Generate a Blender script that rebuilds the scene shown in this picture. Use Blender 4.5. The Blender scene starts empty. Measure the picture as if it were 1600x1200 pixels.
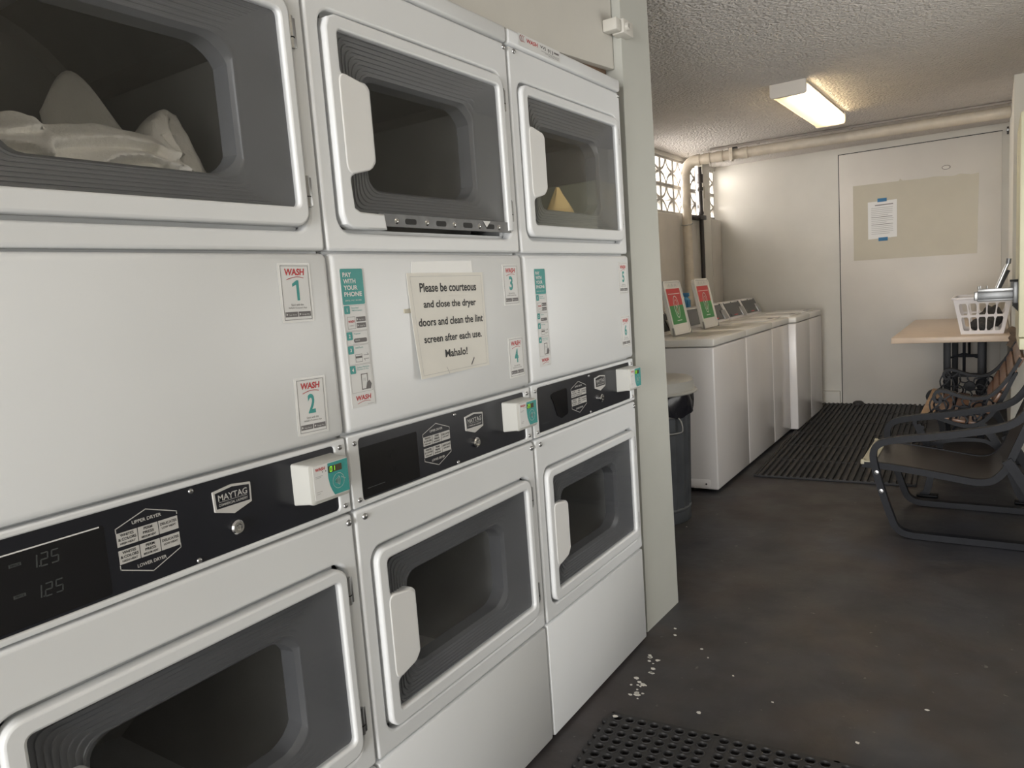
import bpy, bmesh, math, random
from mathutils import Vector, Matrix
random.seed(7)
C = bpy.context.scene.collection
PI = math.pi

# ------------------------------------------------------------------ camera, world, exposure
cam_d = bpy.data.cameras.new('camera'); cam = bpy.data.objects.new('camera', cam_d); C.objects.link(cam)
CAM = Vector((1.05784, 0.0, 1.29141))
r_ = Vector((0.83629881, 0.54356116, -0.07173257)); u_ = Vector((-0.00708674, 0.14153923, 0.98990728)); f_ = Vector((-0.54822812, 0.82734993, -0.12222117))
cam.matrix_world = Matrix(((r_.x, u_.x, -f_.x, CAM.x), (r_.y, u_.y, -f_.y, CAM.y), (r_.z, u_.z, -f_.z, CAM.z), (0, 0, 0, 1)))
cam_d.sensor_width = 36; cam_d.lens = 1150.0 / 1600 * 36; cam_d.clip_start = 0.02
bpy.context.scene.camera = cam
w = bpy.data.worlds.new('world'); bpy.context.scene.world = w; w.use_nodes = True
w.node_tree.nodes['Background'].inputs[0].default_value = (1.0, 0.95, 0.86, 1)
w.node_tree.nodes['Background'].inputs[1].default_value = 2.2
vs = bpy.context.scene.view_settings
vs.view_transform = 'Standard'; vs.look = 'None'; vs.gamma = 1; vs.use_curve_mapping = False
vs.exposure = -0.1
LAMP_FAR = 60.0      # emission of the lit tube in the far ceiling lamp
LAMP_NEAR = 10.5      # emission of the tubes in the ceiling lamp above the dryers
def area(name, loc, rot, sx, sy, power, col):
    d = bpy.data.lights.new(name, 'AREA'); d.shape = 'RECTANGLE'; d.size = sx; d.size_y = sy; d.energy = power; d.color = col
    o = bpy.data.objects.new(name, d); o.location = loc; o.rotation_euler = rot; C.objects.link(o); return o
# daylight: through the doorway behind the camera, and outside the breeze-block screen
area('daylight_doorway', (1.05, -5.2, 1.35), (PI/2, 0, 0), 2.2, 2.2, 520, (1.0, 0.99, 0.97))
area('daylight_screen', (-1.75, 6.6, 2.3), (0, -math.radians(80), 0), 0.6, 2.0, 165, (1.0, 0.94, 0.88))
area('daylight_side_window', (1.74, 3.15, 1.22), (0, PI/2, 0), .9, 1.85, 9, (0.97, 0.99, 1.0))

# ------------------------------------------------------------------ materials
def mat(name, col, rough=.5, metal=0, spec=.5, var=.06, scale=6, col2=None, bump=0, bscale=60, coat=0, bdist=.01):
    m = bpy.data.materials.new(name); m.use_nodes = True; nt = m.node_tree; b = nt.nodes['Principled BSDF']
    b.inputs['Roughness'].default_value = rough; b.inputs['Metallic'].default_value = metal
    b.inputs['Specular IOR Level'].default_value = spec; b.inputs['Coat Weight'].default_value = coat
    tc = nt.nodes.new('ShaderNodeTexCoord'); n = nt.nodes.new('ShaderNodeTexNoise'); n.inputs['Scale'].default_value = scale; n.inputs['Detail'].default_value = 5
    nt.links.new(tc.outputs['Object'], n.inputs['Vector'])
    rp = nt.nodes.new('ShaderNodeValToRGB'); c2 = col2 or tuple(x * (1 - var) for x in col)
    rp.color_ramp.elements[0].color = (*c2, 1); rp.color_ramp.elements[1].color = (*col, 1)
    rp.color_ramp.elements[0].position = .3; rp.color_ramp.elements[1].position = .65
    nt.links.new(n.outputs['Fac'], rp.inputs['Fac']); nt.links.new(rp.outputs['Color'], b.inputs['Base Color'])
    if bump:
        n2 = nt.nodes.new('ShaderNodeTexNoise'); n2.inputs['Scale'].default_value = bscale; n2.inputs['Detail'].default_value = 3
        nt.links.new(tc.outputs['Object'], n2.inputs['Vector'])
        bp = nt.nodes.new('ShaderNodeBump'); bp.inputs['Strength'].default_value = bump; bp.inputs['Distance'].default_value = bdist
        nt.links.new(n2.outputs['Fac'], bp.inputs['Height']); nt.links.new(bp.outputs['Normal'], b.inputs['Normal'])
    return m
def emit(name, col, s):
    m = bpy.data.materials.new(name); m.use_nodes = True; nt = m.node_tree; nt.nodes.clear()
    e = nt.nodes.new('ShaderNodeEmission'); e.inputs[0].default_value = (*col, 1); e.inputs[1].default_value = s
    o = nt.nodes.new('ShaderNodeOutputMaterial'); nt.links.new(e.outputs[0], o.inputs[0]); return m
def glassy(name, tint, rough=.02, ior=1.5, refl=.9):
    m = bpy.data.materials.new(name); m.use_nodes = True; nt = m.node_tree; nt.nodes.clear()
    t = nt.nodes.new('ShaderNodeBsdfTransparent'); t.inputs[0].default_value = (*tint, 1)
    g = nt.nodes.new('ShaderNodeBsdfGlossy'); g.inputs['Roughness'].default_value = rough
    f = nt.nodes.new('ShaderNodeFresnel'); ge = nt.nodes.new('ShaderNodeNewGeometry'); mr = nt.nodes.new('ShaderNodeMapRange')
    mr.inputs['To Min'].default_value = ior; mr.inputs['To Max'].default_value = 1 / ior       # same reflectance on both faces of the pane
    nt.links.new(ge.outputs['Backfacing'], mr.inputs['Value']); nt.links.new(mr.outputs[0], f.inputs[0])
    x = nt.nodes.new('ShaderNodeMixShader'); o = nt.nodes.new('ShaderNodeOutputMaterial')
    k = nt.nodes.new('ShaderNodeMath'); k.operation = 'MULTIPLY'; k.inputs[1].default_value = refl
    nt.links.new(f.outputs[0], k.inputs[0]); nt.links.new(k.outputs[0], x.inputs[0]); nt.links.new(t.outputs[0], x.inputs[1]); nt.links.new(g.outputs[0], x.inputs[2]); nt.links.new(x.outputs[0], o.inputs[0]); return m
M = {}
M['enamel'] = mat('white_enamel', (.755, .77, .78), .32, var=.03, scale=3)
M['handle'] = mat('white_handle', (.78, .78, .77), .3, var=.02)
M['washer'] = mat('washer_enamel', (.76, .735, .73), .22, var=.03, scale=3)
M['washtop'] = mat('washer_top_enamel', (.74, .72, .68), .25, var=.05, scale=4)
M['liner'] = mat('dark_grey_plastic', (.145, .15, .16), .38, var=.1)
M['drum'] = mat('drum_steel', (.42, .425, .42), .5, metal=.1, var=.15)
M['glass'] = glassy('door_glass', (.985, .987, .99))
M['console'] = mat('console_black', (.011, .012, .018), .28, var=.15)
M['display'] = mat('display_black', (.006, .006, .008), .16, var=.1)
M['dim'] = mat('unlit_display_grey', (.05, .055, .055), .5)
M['silver'] = mat('silver_print', (.55, .54, .52), .4, var=.04)
M['chrome'] = mat('chrome', (.75, .75, .75), .16, metal=1, var=.05)
M['steel'] = mat('dull_steel', (.42, .42, .42), .38, metal=1, var=.15, scale=20)
M['slide'] = mat('worn_slide_steel', (.20, .205, .21), .42, metal=.6, var=.2, scale=20)
M['slidebright'] = mat('bright_slide_steel', (.42, .42, .42), .3, metal=.8, var=.1)
M['strip'] = mat('exposed_metal', (.15, .15, .15), .4, metal=.7, var=.3, scale=30)
M['dark'] = mat('dark_gap', (.02, .02, .02), .7)
M['ink'] = mat('black_ink', (.02, .02, .022), .6)
M['greyink'] = mat('grey_ink', (.16, .15, .15), .6)
M['paleink'] = mat('pale_grey_ink', (.42, .42, .42), .6)
M['teal'] = mat('teal_print', (.035, .30, .28), .45, var=.05)
M['red'] = mat('red_print', (.50, .03, .035), .45, var=.05)
M['green'] = mat('green_print', (.03, .24, .06), .45, var=.05)
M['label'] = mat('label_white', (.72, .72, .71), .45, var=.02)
M['paper'] = mat('paper', (.80, .78, .72), .55, var=.05, scale=9)
M['sleeve'] = mat('plastic_sleeve', (.72, .72, .70), .2, var=.03)
M['reader'] = mat('reader_plastic', (.55, .55, .52), .45, var=.03)
M['led'] = emit('green_led', (.35, 1.0, .05), 1.6)
M['leddark'] = mat('led_window', (.06, .045, .02), .3)
M['ceiling'] = mat('popcorn_ceiling', (.68, .64, .61), .9, var=.06, scale=8, bump=1.0, bscale=55, bdist=.03)
M['wall'] = mat('painted_wall', (.64, .62, .57), .6, var=.07, scale=3, bump=.06, bscale=18)
M['wallr'] = mat('side_wall_paint', (.62, .60, .54), .6, var=.06, scale=3)
M['pillar'] = mat('pillar_paint', (.50, .505, .465), .5, var=.05, scale=4, bump=.05, bscale=14)
M['door'] = mat('door_paint', (.63, .60, .555), .45, var=.05, scale=3)
M['patch'] = mat('cream_patch_paint', (.50, .465, .375), .5, var=.06, scale=5)
M['board'] = mat('painted_board', (.58, .55, .51), .6, var=.08, scale=5)
M['upperpanel'] = mat('upper_panel_paint', (.62, .60, .55), .5, var=.04)
M['raw'] = mat('raw_wood_edge', (.22, .14, .09), .8, var=.3, scale=30)
M['block'] = mat('breeze_block_paint', (.55, .53, .50), .8, var=.1, scale=20)
M['pipe'] = mat('old_cream_pipe', (.62, .56, .47), .5, var=.16, scale=14)
M['blackpipe'] = mat('black_iron_pipe', (.025, .02, .02), .5)
M['conduit'] = mat('painted_conduit', (.30, .27, .25), .5)
M['lampwhite'] = mat('lamp_housing', (.62, .58, .53), .4, var=.03)
M['rubber'] = mat('black_rubber', (.022, .021, .022), .6, var=.3, scale=25)
M['rubbermat'] = mat('worn_rubber', (.052, .048, .048), .65, var=.4, scale=18)
M['iron'] = mat('black_cast_iron', (.006, .007, .011), .5, spec=.25, var=.3, scale=40)
M['wood'] = mat('varnished_slat', (.20, .105, .06), .35, col2=(.12, .062, .04), scale=9)
M['woodpale'] = mat('worn_slat', (.42, .28, .17), .45, col2=(.28, .17, .10), scale=9)
M['seat'] = mat('brown_seat_board', (.036, .029, .026), .32, var=.25, scale=8)
M['cream'] = mat('cream_edge', (.48, .44, .32), .5, var=.1)
M['table'] = mat('pale_laminate', (.66, .53, .42), .4, var=.06, scale=12)
M['basket'] = mat('white_plastic', (.78, .75, .76), .35, var=.02)
M['cloth'] = mat('white_towel', (.90, .88, .83), .9, var=.06, scale=14, bump=.2, bscale=200)
M['greycloth'] = mat('grey_laundry', (.055, .052, .050), .95, col2=(.03, .028, .027), scale=30, bump=.5, bscale=90)
M['whitecloth'] = mat('white_laundry', (.6, .58, .56), .9)
M['yellow'] = mat('yellow_cloth', (.85, .60, .25), .9, var=.1)
M['vend'] = mat('cream_enamel', (.66, .64, .46), .4, var=.04)
M['bin'] = mat('galvanised_bin', (.10, .108, .12), .42, metal=.35, var=.25, scale=10)
M['binlid'] = mat('bin_lid_grey', (.40, .39, .36), .5, var=.1)
M['bag'] = mat('black_bin_bag', (.015, .015, .02), .25, var=.2)
M['tape'] = mat('blue_tape', (.03, .16, .33), .6)
M['blue'] = mat('blue_plastic', (.06, .26, .55), .35)
M['chip'] = mat('paint_chip', (.62, .60, .55), .8)
M['brown'] = mat('torn_board', (.17, .12, .085), .85, var=.3, scale=40)
# floor: dark painted concrete with purple-brown blotches and scuffs
def floor_mat():
    m = bpy.data.materials.new('dark_painted_concrete'); m.use_nodes = True; nt = m.node_tree; b = nt.nodes['Principled BSDF']
    tc = nt.nodes.new('ShaderNodeTexCoord')
    def noise(s, d=6, dist=0):
        n = nt.nodes.new('ShaderNodeTexNoise'); n.inputs['Scale'].default_value = s; n.inputs['Detail'].default_value = d; n.inputs['Distortion'].default_value = dist
        nt.links.new(tc.outputs['Object'], n.inputs['Vector']); return n
    def ramp(n, stops):
        r = nt.nodes.new('ShaderNodeValToRGB'); e = r.color_ramp.elements
        e[0].position, e[0].color = stops[0][0], (*stops[0][1], 1); e[1].position, e[1].color = stops[-1][0], (*stops[-1][1], 1)
        for p, c in stops[1:-1]:
            q = e.new(p); q.color = (*c, 1)
        nt.links.new(n.outputs['Fac'], r.inputs['Fac']); return r
    base = ramp(noise(1.6, 8, .3), [(.3, (.029, .030, .039)), (.45, (.037, .036, .040)), (.55, (.045, .037, .036)), (.66, (.045, .046, .054)), (.78, (.070, .071, .080))])
    blot = ramp(noise(5, 6, .4), [(.35, (.55, .54, .55)), (.6, (1, 1, 1))])
    mx = nt.nodes.new('ShaderNodeMix'); mx.data_type = 'RGBA'; mx.blend_type = 'MULTIPLY'; mx.inputs[0].default_value = .7
    nt.links.new(base.outputs[0], mx.inputs[6]); nt.links.new(blot.outputs[0], mx.inputs[7])
    sp = ramp(noise(38, 3, 0), [(.70, (0, 0, 0)), (.76, (1, 1, 1))])
    mx2 = nt.nodes.new('ShaderNodeMix'); mx2.data_type = 'RGBA'; mx2.inputs[7].default_value = (.14, .13, .12, 1)
    nt.links.new(sp.outputs[0], mx2.inputs[0]); nt.links.new(mx.outputs[2], mx2.inputs[6]); nt.links.new(mx2.outputs[2], b.inputs['Base Color'])
    rr = ramp(noise(4, 5), [(.3, (.42, .42, .42)), (.7, (.62, .62, .62))]); nt.links.new(rr.outputs[0], b.inputs['Roughness'])
    bp = nt.nodes.new('ShaderNodeBump'); bp.inputs['Strength'].default_value = .15; bp.inputs['Distance'].default_value = .01
    nt.links.new(noise(25).outputs['Fac'], bp.inputs['Height']); nt.links.new(bp.outputs['Normal'], b.inputs['Normal'])
    return m
M['floor'] = floor_mat()
def lens_mat():
    m = bpy.data.materials.new('frosted_lens'); m.use_nodes = True; nt = m.node_tree; nt.nodes.clear()
    t = nt.nodes.new('ShaderNodeBsdfTransparent'); t.inputs[0].default_value = (.95, .9, .8, 1)
    tl = nt.nodes.new('ShaderNodeBsdfTranslucent'); tl.inputs[0].default_value = (.95, .86, .68, 1)
    d = nt.nodes.new('ShaderNodeBsdfDiffuse'); d.inputs[0].default_value = (.75, .7, .62, 1)
    a = nt.nodes.new('ShaderNodeMixShader'); a.inputs[0].default_value = .35
    x = nt.nodes.new('ShaderNodeMixShader'); x.inputs[0].default_value = .75
    o = nt.nodes.new('ShaderNodeOutputMaterial')
    nt.links.new(tl.outputs[0], a.inputs[1]); nt.links.new(d.outputs[0], a.inputs[2])
    nt.links.new(t.outputs[0], x.inputs[1]); nt.links.new(a.outputs[0], x.inputs[2]); nt.links.new(x.outputs[0], o.inputs[0]); return m
M['lens'] = lens_mat()
M['tube'] = emit('lit_tube', (1.0, .84, .58), LAMP_FAR)
M['tubenear'] = emit('lit_white_tube', (1.0, .98, .96), LAMP_NEAR)

# ------------------------------------------------------------------ mesh helpers
def frame(o, A, B, N):
    o, A, B, N = Vector(o), Vector(A), Vector(B), Vector(N)
    return lambda a, b, d=0: o + A * a + B * b + N * d
def FX(x=0, y=0, z=0): return frame((x, y, z), (0, 1, 0), (0, 0, 1), (1, 0, 0))      # faces +x
def FZ(x=0, y=0, z=0): return frame((x, y, z), (1, 0, 0), (0, 1, 0), (0, 0, 1))      # faces up
def FYm(x=0, y=0, z=0): return frame((x, y, z), (1, 0, 0), (0, 0, 1), (0, -1, 0))    # faces -y
def curve_mesh(cd):
    o = bpy.data.objects.new('scratch', cd); C.objects.link(o)
    dg = bpy.context.evaluated_depsgraph_get(); dg.update(); e = o.evaluated_get(dg); me = e.to_mesh()
    v = [tuple(x.co) for x in me.vertices]; f = [tuple(p.vertices) for p in me.polygons]
    e.to_mesh_clear(); bpy.data.objects.remove(o); return v, f
_txt = {}
def text_mesh(s, bold=0, shear=0):
    k = (s, bold, shear)
    if k not in _txt:
        cd = bpy.data.curves.new('scratch', 'FONT'); cd.body = s; cd.size = 1; cd.offset = bold; cd.shear = shear; cd.resolution_u = 3; cd.fill_mode = 'FRONT'
        v, f = curve_mesh(cd); bpy.data.curves.remove(cd)
        x0 = min(a[0] for a in v); x1 = max(a[0] for a in v); y0 = min(a[1] for a in v); y1 = max(a[1] for a in v)
        _txt[k] = ([(a[0] - (x0 + x1) / 2, a[1] - (y0 + y1) / 2) for a in v], f, x1 - x0, y1 - y0)
    return _txt[k]
def rrect(a0, a1, b0, b1, r, n=6):
    out = []
    for cx, cy, s in ((a1 - r, b0 + r, -PI/2), (a1 - r, b1 - r, 0), (a0 + r, b1 - r, PI/2), (a0 + r, b0 + r, PI)):
        for i in range(n + 1):
            t = s + PI/2 * i / n; out.append((cx + r * math.cos(t), cy + r * math.sin(t)))
    return out
def fillet(pts, n=5):
    """pts: (a, b, r) closed polygon with a rounding radius per corner"""
    out = []; N = len(pts)
    for i in range(N):
        p = Vector(pts[i][:2]); q = Vector(pts[i - 1][:2]); s = Vector(pts[(i + 1) % N][:2]); r = pts[i][2]
        d1 = (q - p).normalized(); d2 = (s - p).normalized(); ang = d1.angle(d2)
        if r <= 0 or abs(ang - PI) < .02: out.append(tuple(p)); continue
        t = min(r / math.tan(ang / 2), (q - p).length * .48, (s - p).length * .48)
        A = p + d1 * t; B = p + d2 * t
        for k in range(n + 1):
            w_ = k / n; out.append(tuple(A * (1 - w_) ** 2 + p * 2 * w_ * (1 - w_) + B * w_ ** 2))
    return out
def spline(pts, n=6, closed=False):
    P = [Vector(p) for p in pts]; out = []; N = len(P); rng = range(N if closed else N - 1)
    for i in rng:
        g = lambda k: P[k % N] if closed else P[max(0, min(N - 1, k))]
        a, b, c, d = g(i - 1), g(i), g(i + 1), g(i + 2)
        for k in range(n):
            t = k / n
            out.append(.5 * ((2 * b) + (c - a) * t + (2 * a - 5 * b + 4 * c - d) * t * t + (3 * b - a - 3 * c + d) * t ** 3))
    if not closed: out.append(P[-1])
    return out
class MB:
    def __init__(s): s.v = []; s.f = []; s.m = []; s.mats = []
    def mi(s, m):
        if m not in s.mats: s.mats.append(m)
        return s.mats.index(m)
    def add(s, v, f, m):
        k = len(s.v); i = s.mi(m); s.v += [tuple(x) for x in v]
        for q in f: s.f.append(tuple(k + j for j in q)); s.m.append(i)
    def box(s, x0, x1, y0, y1, z0, z1, m, bev=0, seg=2, fr=None):
        bm = bmesh.new(); bmesh.ops.create_cube(bm, size=1)
        for v in bm.verts: v.co = Vector(((x0 + x1) / 2 + v.co.x * (x1 - x0), (y0 + y1) / 2 + v.co.y * (y1 - y0), (z0 + z1) / 2 + v.co.z * (z1 - z0)))
        if bev: bmesh.ops.bevel(bm, geom=bm.edges[:], offset=bev, segments=seg, profile=.5, affect='EDGES')
        bm.verts.index_update(); V = [v.co.copy() for v in bm.verts]
        if fr: V = [fr(*p) for p in V]
        s.add(V, [[v.index for v in f.verts] for f in bm.faces], m); bm.free(); return s
    def prism(s, loops, th, m, fr, bev=0, seg=2, d0=0):
        cd = bpy.data.curves.new('scratch', 'CURVE'); cd.dimensions = '2D'; cd.fill_mode = 'BOTH'
        cd.extrude = max(th / 2 - bev, 0); cd.bevel_depth = bev; cd.bevel_resolution = seg; cd.offset = -bev
        for L in loops:
            sp = cd.splines.new('POLY'); sp.points.add(len(L) - 1); sp.use_cyclic_u = True
            for p, q in zip(sp.points, L): p.co = (q[0], q[1], 0, 1)
        v, f = curve_mesh(cd); bpy.data.curves.remove(cd)
        s.add([fr(a, b, d + th / 2 + d0) for a, b, d in v], f, m); return s
    def poly(s, pts, m, fr, d=0):
        s.add([fr(a, b, d) for a, b in pts], [list(range(len(pts)))], m); return s
    def rect(s, a0, a1, b0, b1, m, fr, d=0): return s.poly([(a0, b0), (a1, b0), (a1, b1), (a0, b1)], m, fr, d)
    def line(s, pts, wd, m, fr, d=0):
        for (a, b), (c, e) in zip(pts, pts[1:]):
            t = Vector((c - a, e - b)); L = t.length
            if L == 0: continue
            t /= L; n = Vector((-t.y, t.x)) * wd / 2; t = t * wd / 2
            s.poly([(a - n.x - t.x, b - n.y - t.y), (c - n.x + t.x, e - n.y + t.y), (c + n.x + t.x, e + n.y + t.y), (a + n.x - t.x, b + n.y - t.y)], m, fr, d)
        return s
    def text(s, st, a, b, h, m, fr, wd=None, d=0, bold=0, shear=0, rot=0):
        v, f, tw, th = text_mesh(st, bold, shear); ky = h / th; kx = wd / tw if wd else ky
        c, n = math.cos(rot), math.sin(rot)
        s.add([fr(a + x * kx * c - y * ky * n, b + x * kx * n + y * ky * c, d) for x, y in v], f, m); return s
    def tube(s, path, r, m, n=8, closed=False, prof=None, caps=True, up=None):
        P = [Vector(p) for p in path]; N = len(P); prof = prof or [(math.cos(2 * PI * i / n), math.sin(2 * PI * i / n)) for i in range(n)]
        K = len(prof); rings = []; nrm = None
        for i in range(N):
            if closed: t = (P[(i + 1) % N] - P[i - 1]).normalized()
            else: t = ((P[min(i + 1, N - 1)] - P[max(i - 1, 0)])).normalized()
            if up is not None:
                bn = t.cross(Vector(up)).normalized(); nn = bn.cross(t)
            else:
                if nrm is None: nrm = t.orthogonal().normalized()
                nrm = (nrm - t * nrm.dot(t)).normalized(); nn = nrm; bn = t.cross(nn)
            rr = r[i] if isinstance(r, (list, tuple)) else r
            rings.append([P[i] + bn * (a * rr) + nn * (b * rr) for a, b in prof])
        V = [q for R in rings for q in R]; F = []
        for i in range(N if closed else N - 1):
            j = (i + 1) % N
            for k in range(K): F.append((i * K + k, i * K + (k + 1) % K, j * K + (k + 1) % K, j * K + k))
        if caps and not closed: F.append(tuple(range(K))[::-1]); F.append(tuple((N - 1) * K + k for k in range(K)))
        s.add(V, F, m); return s
    def lathe(s, prof, fr, m, n=20, caps=True):
        K = len(prof); V = [fr(r * math.cos(2 * PI * i / n), r * math.sin(2 * PI * i / n), z) for i in range(n) for r, z in prof]; F = []
        for i in range(n):
            j = (i + 1) % n
            for k in range(K - 1): F.append((i * K + k, j * K + k, j * K + k + 1, i * K + k + 1))
        if caps: F.append(tuple(i * K for i in range(n))[::-1]); F.append(tuple(i * K + K - 1 for i in range(n)))
        s.add(V, F, m); return s
    def loft(s, loops, m, caps=(0, 0)):
        K = len(loops[0]); V = [q for L in loops for q in L]; F = []
        for i in range(len(loops) - 1):
            for k in range(K): F.append((i * K + k, i * K + (k + 1) % K, (i + 1) * K + (k + 1) % K, (i + 1) * K + k))
        if caps[0]: F.append(tuple(range(K))[::-1])
        if caps[1]: F.append(tuple((len(loops) - 1) * K + k for k in range(K)))
        s.add(V, F, m); return s
    def build(s, name, parent=None, sharp=38, recalc=True):
        me = bpy.data.meshes.new(name); me.from_pydata(s.v, [], s.f)
        for m in s.mats: me.materials.append(M[m])
        me.polygons.foreach_set('material_index', s.m)
        if recalc:
            bm = bmesh.new(); bm.from_mesh(me); bmesh.ops.recalc_face_normals(bm, faces=bm.faces); bm.to_mesh(me); bm.free()
        me.polygons.foreach_set('use_smooth', [True] * len(me.polygons)); me.set_sharp_from_angle(angle=math.radians(sharp)); me.update()
        o = bpy.data.objects.new(name, me); C.objects.link(o)
        if parent: o.parent = parent
        return o
def thing(name, label, cat, loc=(0, 0, 0), rz=0, group=None):
    o = bpy.data.objects.new(name, None); C.objects.link(o); o.location = loc; o.rotation_euler = (0, 0, rz); o.empty_display_size = .1
    o['label'] = label; o['category'] = cat
    if group: o['group'] = group
    return o
def tag(o, label, cat, group=None):
    o['label'] = label; o['category'] = cat
    if group: o['group'] = group
    return o
def struct(mb, name, parent=None):
    o = mb.build(name, parent); o['kind'] = 'structure'; return o

# ------------------------------------------------------------------ the room
YB, XL, XR, ZC = 7.6, -1.33, 1.147, 2.40
struct(MB().box(-1.6, 2.1, -1.75, 7.8, -.1, 0, 'floor'), 'floor')
struct(MB().box(-1.6, 2.1, -1.75, 7.8, ZC, ZC + .1, 'ceiling'), 'ceiling')
struct(MB().box(-1.6, 2.1, YB, YB + .1, 0, ZC, 'wall'), 'wall_back')
struct(MB().box(XR, XR + .9, 5.70, YB, 0, ZC, 'wallr'), 'wall_right')
struct(MB().box(1.62, 1.72, -1.75, 2.2, 0, ZC, 'wallr').box(1.62, 1.72, 4.1, 5.70, 0, ZC, 'wallr').box(1.62, 1.72, 2.2, 4.1, 1.70, ZC, 'wallr').box(1.62, 1.72, 2.2, 4.1, 0, .75, 'wallr'), 'wall_right.001')
# left wall: behind the dryers, the return beside the bin, the low wall below the breeze-block screen
struct(MB().box(-.95, -.85, -1.75, 2.44, 0, ZC, 'wall'), 'wall_left')
struct(MB().box(XL - .12, XL, 2.70, YB, 0, 1.885, 'wall').box(XL - .12, XL, 2.70, 5.24, 1.885, ZC, 'wall').box(XL - .12, XL, 5.24, YB, 2.365, ZC, 'wall'), 'wall_left.001')
mb = MB()
mb.loft([[(-.02, 2.421, 0), (-.01, 2.716, 0), (-1.40, 2.72, 0), (-1.40, 2.421, 0)], [(-.02, 2.462, ZC), (-.01, 2.676, ZC), (-1.40, 2.676, ZC), (-1.40, 2.462, ZC)]], 'pillar', (1, 1))
struct(mb, 'wall_partition')
struct(MB().box(-1.6, .25, -1.75, -1.65, 0, ZC, 'wall').box(1.62, 2.1, -1.75, -1.65, 0, ZC, 'wall').box(.25, 1.62, -1.75, -1.65, 2.15, ZC, 'wall'), 'wall_front')
# wall column between the screens
struct(MB().box(XL, XL + .05, 7.06, 7.27, .0, ZC, 'wall', .004), 'trim_1')
struct(MB().box(-.40, -.185, YB - .035, YB, 0, .13, 'wall', .006), 'baseboard_back')
# the painted-over door in the back wall
d = struct(MB().box(-.163, 1.098, YB - .022, YB, .0, 2.335, 'door', .004).box(-.172, -.164, YB - .006, YB, 0, 2.342, 'dark').box(-.172, 1.10, YB - .006, YB, 2.336, 2.343, 'dark'), 'door_1')
MB().prism([[(-.047, 1.36), (-.046, 2.04), (.33, 2.035), (.34, 2.055), (.36, 2.035), (.50, 2.03), (.60, 2.035), (.75, 2.02), (.80, 2.032), (.88, 2.015), (.935, 2.02), (.925, 1.345), (.50, 1.352)]], .0012, 'patch', FYm(0, YB - .022)).build('paint_patch', d)
mb = MB(); mb.lathe([(.001, 0), (.030, 0), (.034, .003), (.028, .006), (.001, .007)], frame((.695, YB - .022, 2.10), (1, 0, 0), (0, 0, .55), (0, -1, 0)), 'conduit', 20, False); mb.lathe([(.026, .0065), (.001, .008)], frame((.695, YB - .022, 2.10), (1, 0, 0), (0, 0, .55), (0, -1, 0)), 'door', 20, False); mb.build('filled_hole_cover', d)
# dark clip at the top corner on the right
tag(MB().box(XR - .018, XR - .004, YB - .05, YB - .03, 2.30, 2.36, 'blackpipe', .003).box(XR - .022, XR, YB - .055, YB - .025, 2.325, 2.345, 'steel', .002).build('wall_hook'), 'small dark metal hook at the upper right corner beside the painted door', 'hook')

# breeze-block screen high on the left wall
win = bpy.data.objects.new('window_1', None); C.objects.link(win); win['kind'] = 'structure'
def breeze_block(y0, z0, S=.295, H=.235):
    fr = FX(XL - .10, y0, z0); mb = MB(); t = .016
    mb.prism([[(0, 0), (S, 0), (S, H), (0, H)], [(t, t), (S - t, t), (S - t, H - t), (t, H - t)]], .09, 'block', fr, .002)
    for cx, cy, s0 in ((0, 0, 0), (S, 0, PI/2), (S, H, PI), (0, H, 3*PI/2)):
        o, i_ = [], []
        for k in range(11):
            a = s0 + PI/2 * k / 10
            o.append((cx + S/2 * math.cos(a) * 1.02, cy + H/2 * math.sin(a) * 1.02)); i_.append((cx + (S/2 - .020) * math.cos(a), cy + (H/2 - .020) * math.sin(a)))
        mb.prism([o + i_[::-1]], .07, 'block', fr, 0, d0=.012)
    mb.build('breeze_block', win)
for y0 in (5.24, 5.54, 5.84, 6.14, 6.44, 6.74, 7.285):
    for z0 in (1.889, 2.127): breeze_block(y0, z0)
# boards below the screen
bl = ['wide painted board under the breeze blocks behind the open washer lids', 'narrow painted board between the cream pipe and the black pipe', 'tall painted board in the far corner right of the wall column']
for (a, b, x1, z1), l in zip(((5.35, 6.47, XL + .02, 1.872), (6.70, 6.93, XL + .021, 1.80), (7.275, 7.585, XL + .05, 1.868)), bl):
    tag(MB().box(x1 - .018, x1, a, b, 0, z1, 'board', .003).build('plywood_board'), l, 'board')

# ------------------------------------------------------------------ pipes
t = thing('drain_pipe', 'thick cream pipe rising by the breeze blocks and running along the ceiling', 'pipe', (-1.265, 6.54, 0), .06)
X0, Y0 = -1.265, 6.54
mb = MB(); mb.tube([(0, 0, .0), (0, 0, 2.25)], .042, 'pipe', 16); mb.build('vertical_pipe', t)
mb = MB(); mb.tube([(.1, 0, 2.338), (XR - X0 - .001, 0, 2.338)], .042, 'pipe', 16); mb.build('horizontal_pipe', t)
mb = MB(); mb.tube([(0, 0, 2.22)] + [(.11 - .11 * math.cos(a), 0, 2.228 + .11 * math.sin(a)) for a in [PI/2 * k / 8 for k in range(9)]] + [(.14, 0, 2.338)], .048, 'pipe', 16); mb.build('elbow', t)
for x in (.20, .31, .52): MB().tube([(x - .03, 0, 2.338), (x + .03, 0, 2.338)], .047, 'pipe', 16).build('coupling', t)
mb = MB(); mb.box(.40, .43, -.05, -.044, 2.29, 2.40, 'pipe').box(.39, .46, -.03, .03, 2.385, 2.399, 'blackpipe', .003); mb.tube([(.415, -.048, 2.35), (.415, -.03, 2.29), (.415, .02, 2.288), (.415, .047, 2.33)], .008, 'pipe'); mb.build('hanger', t)
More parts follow.
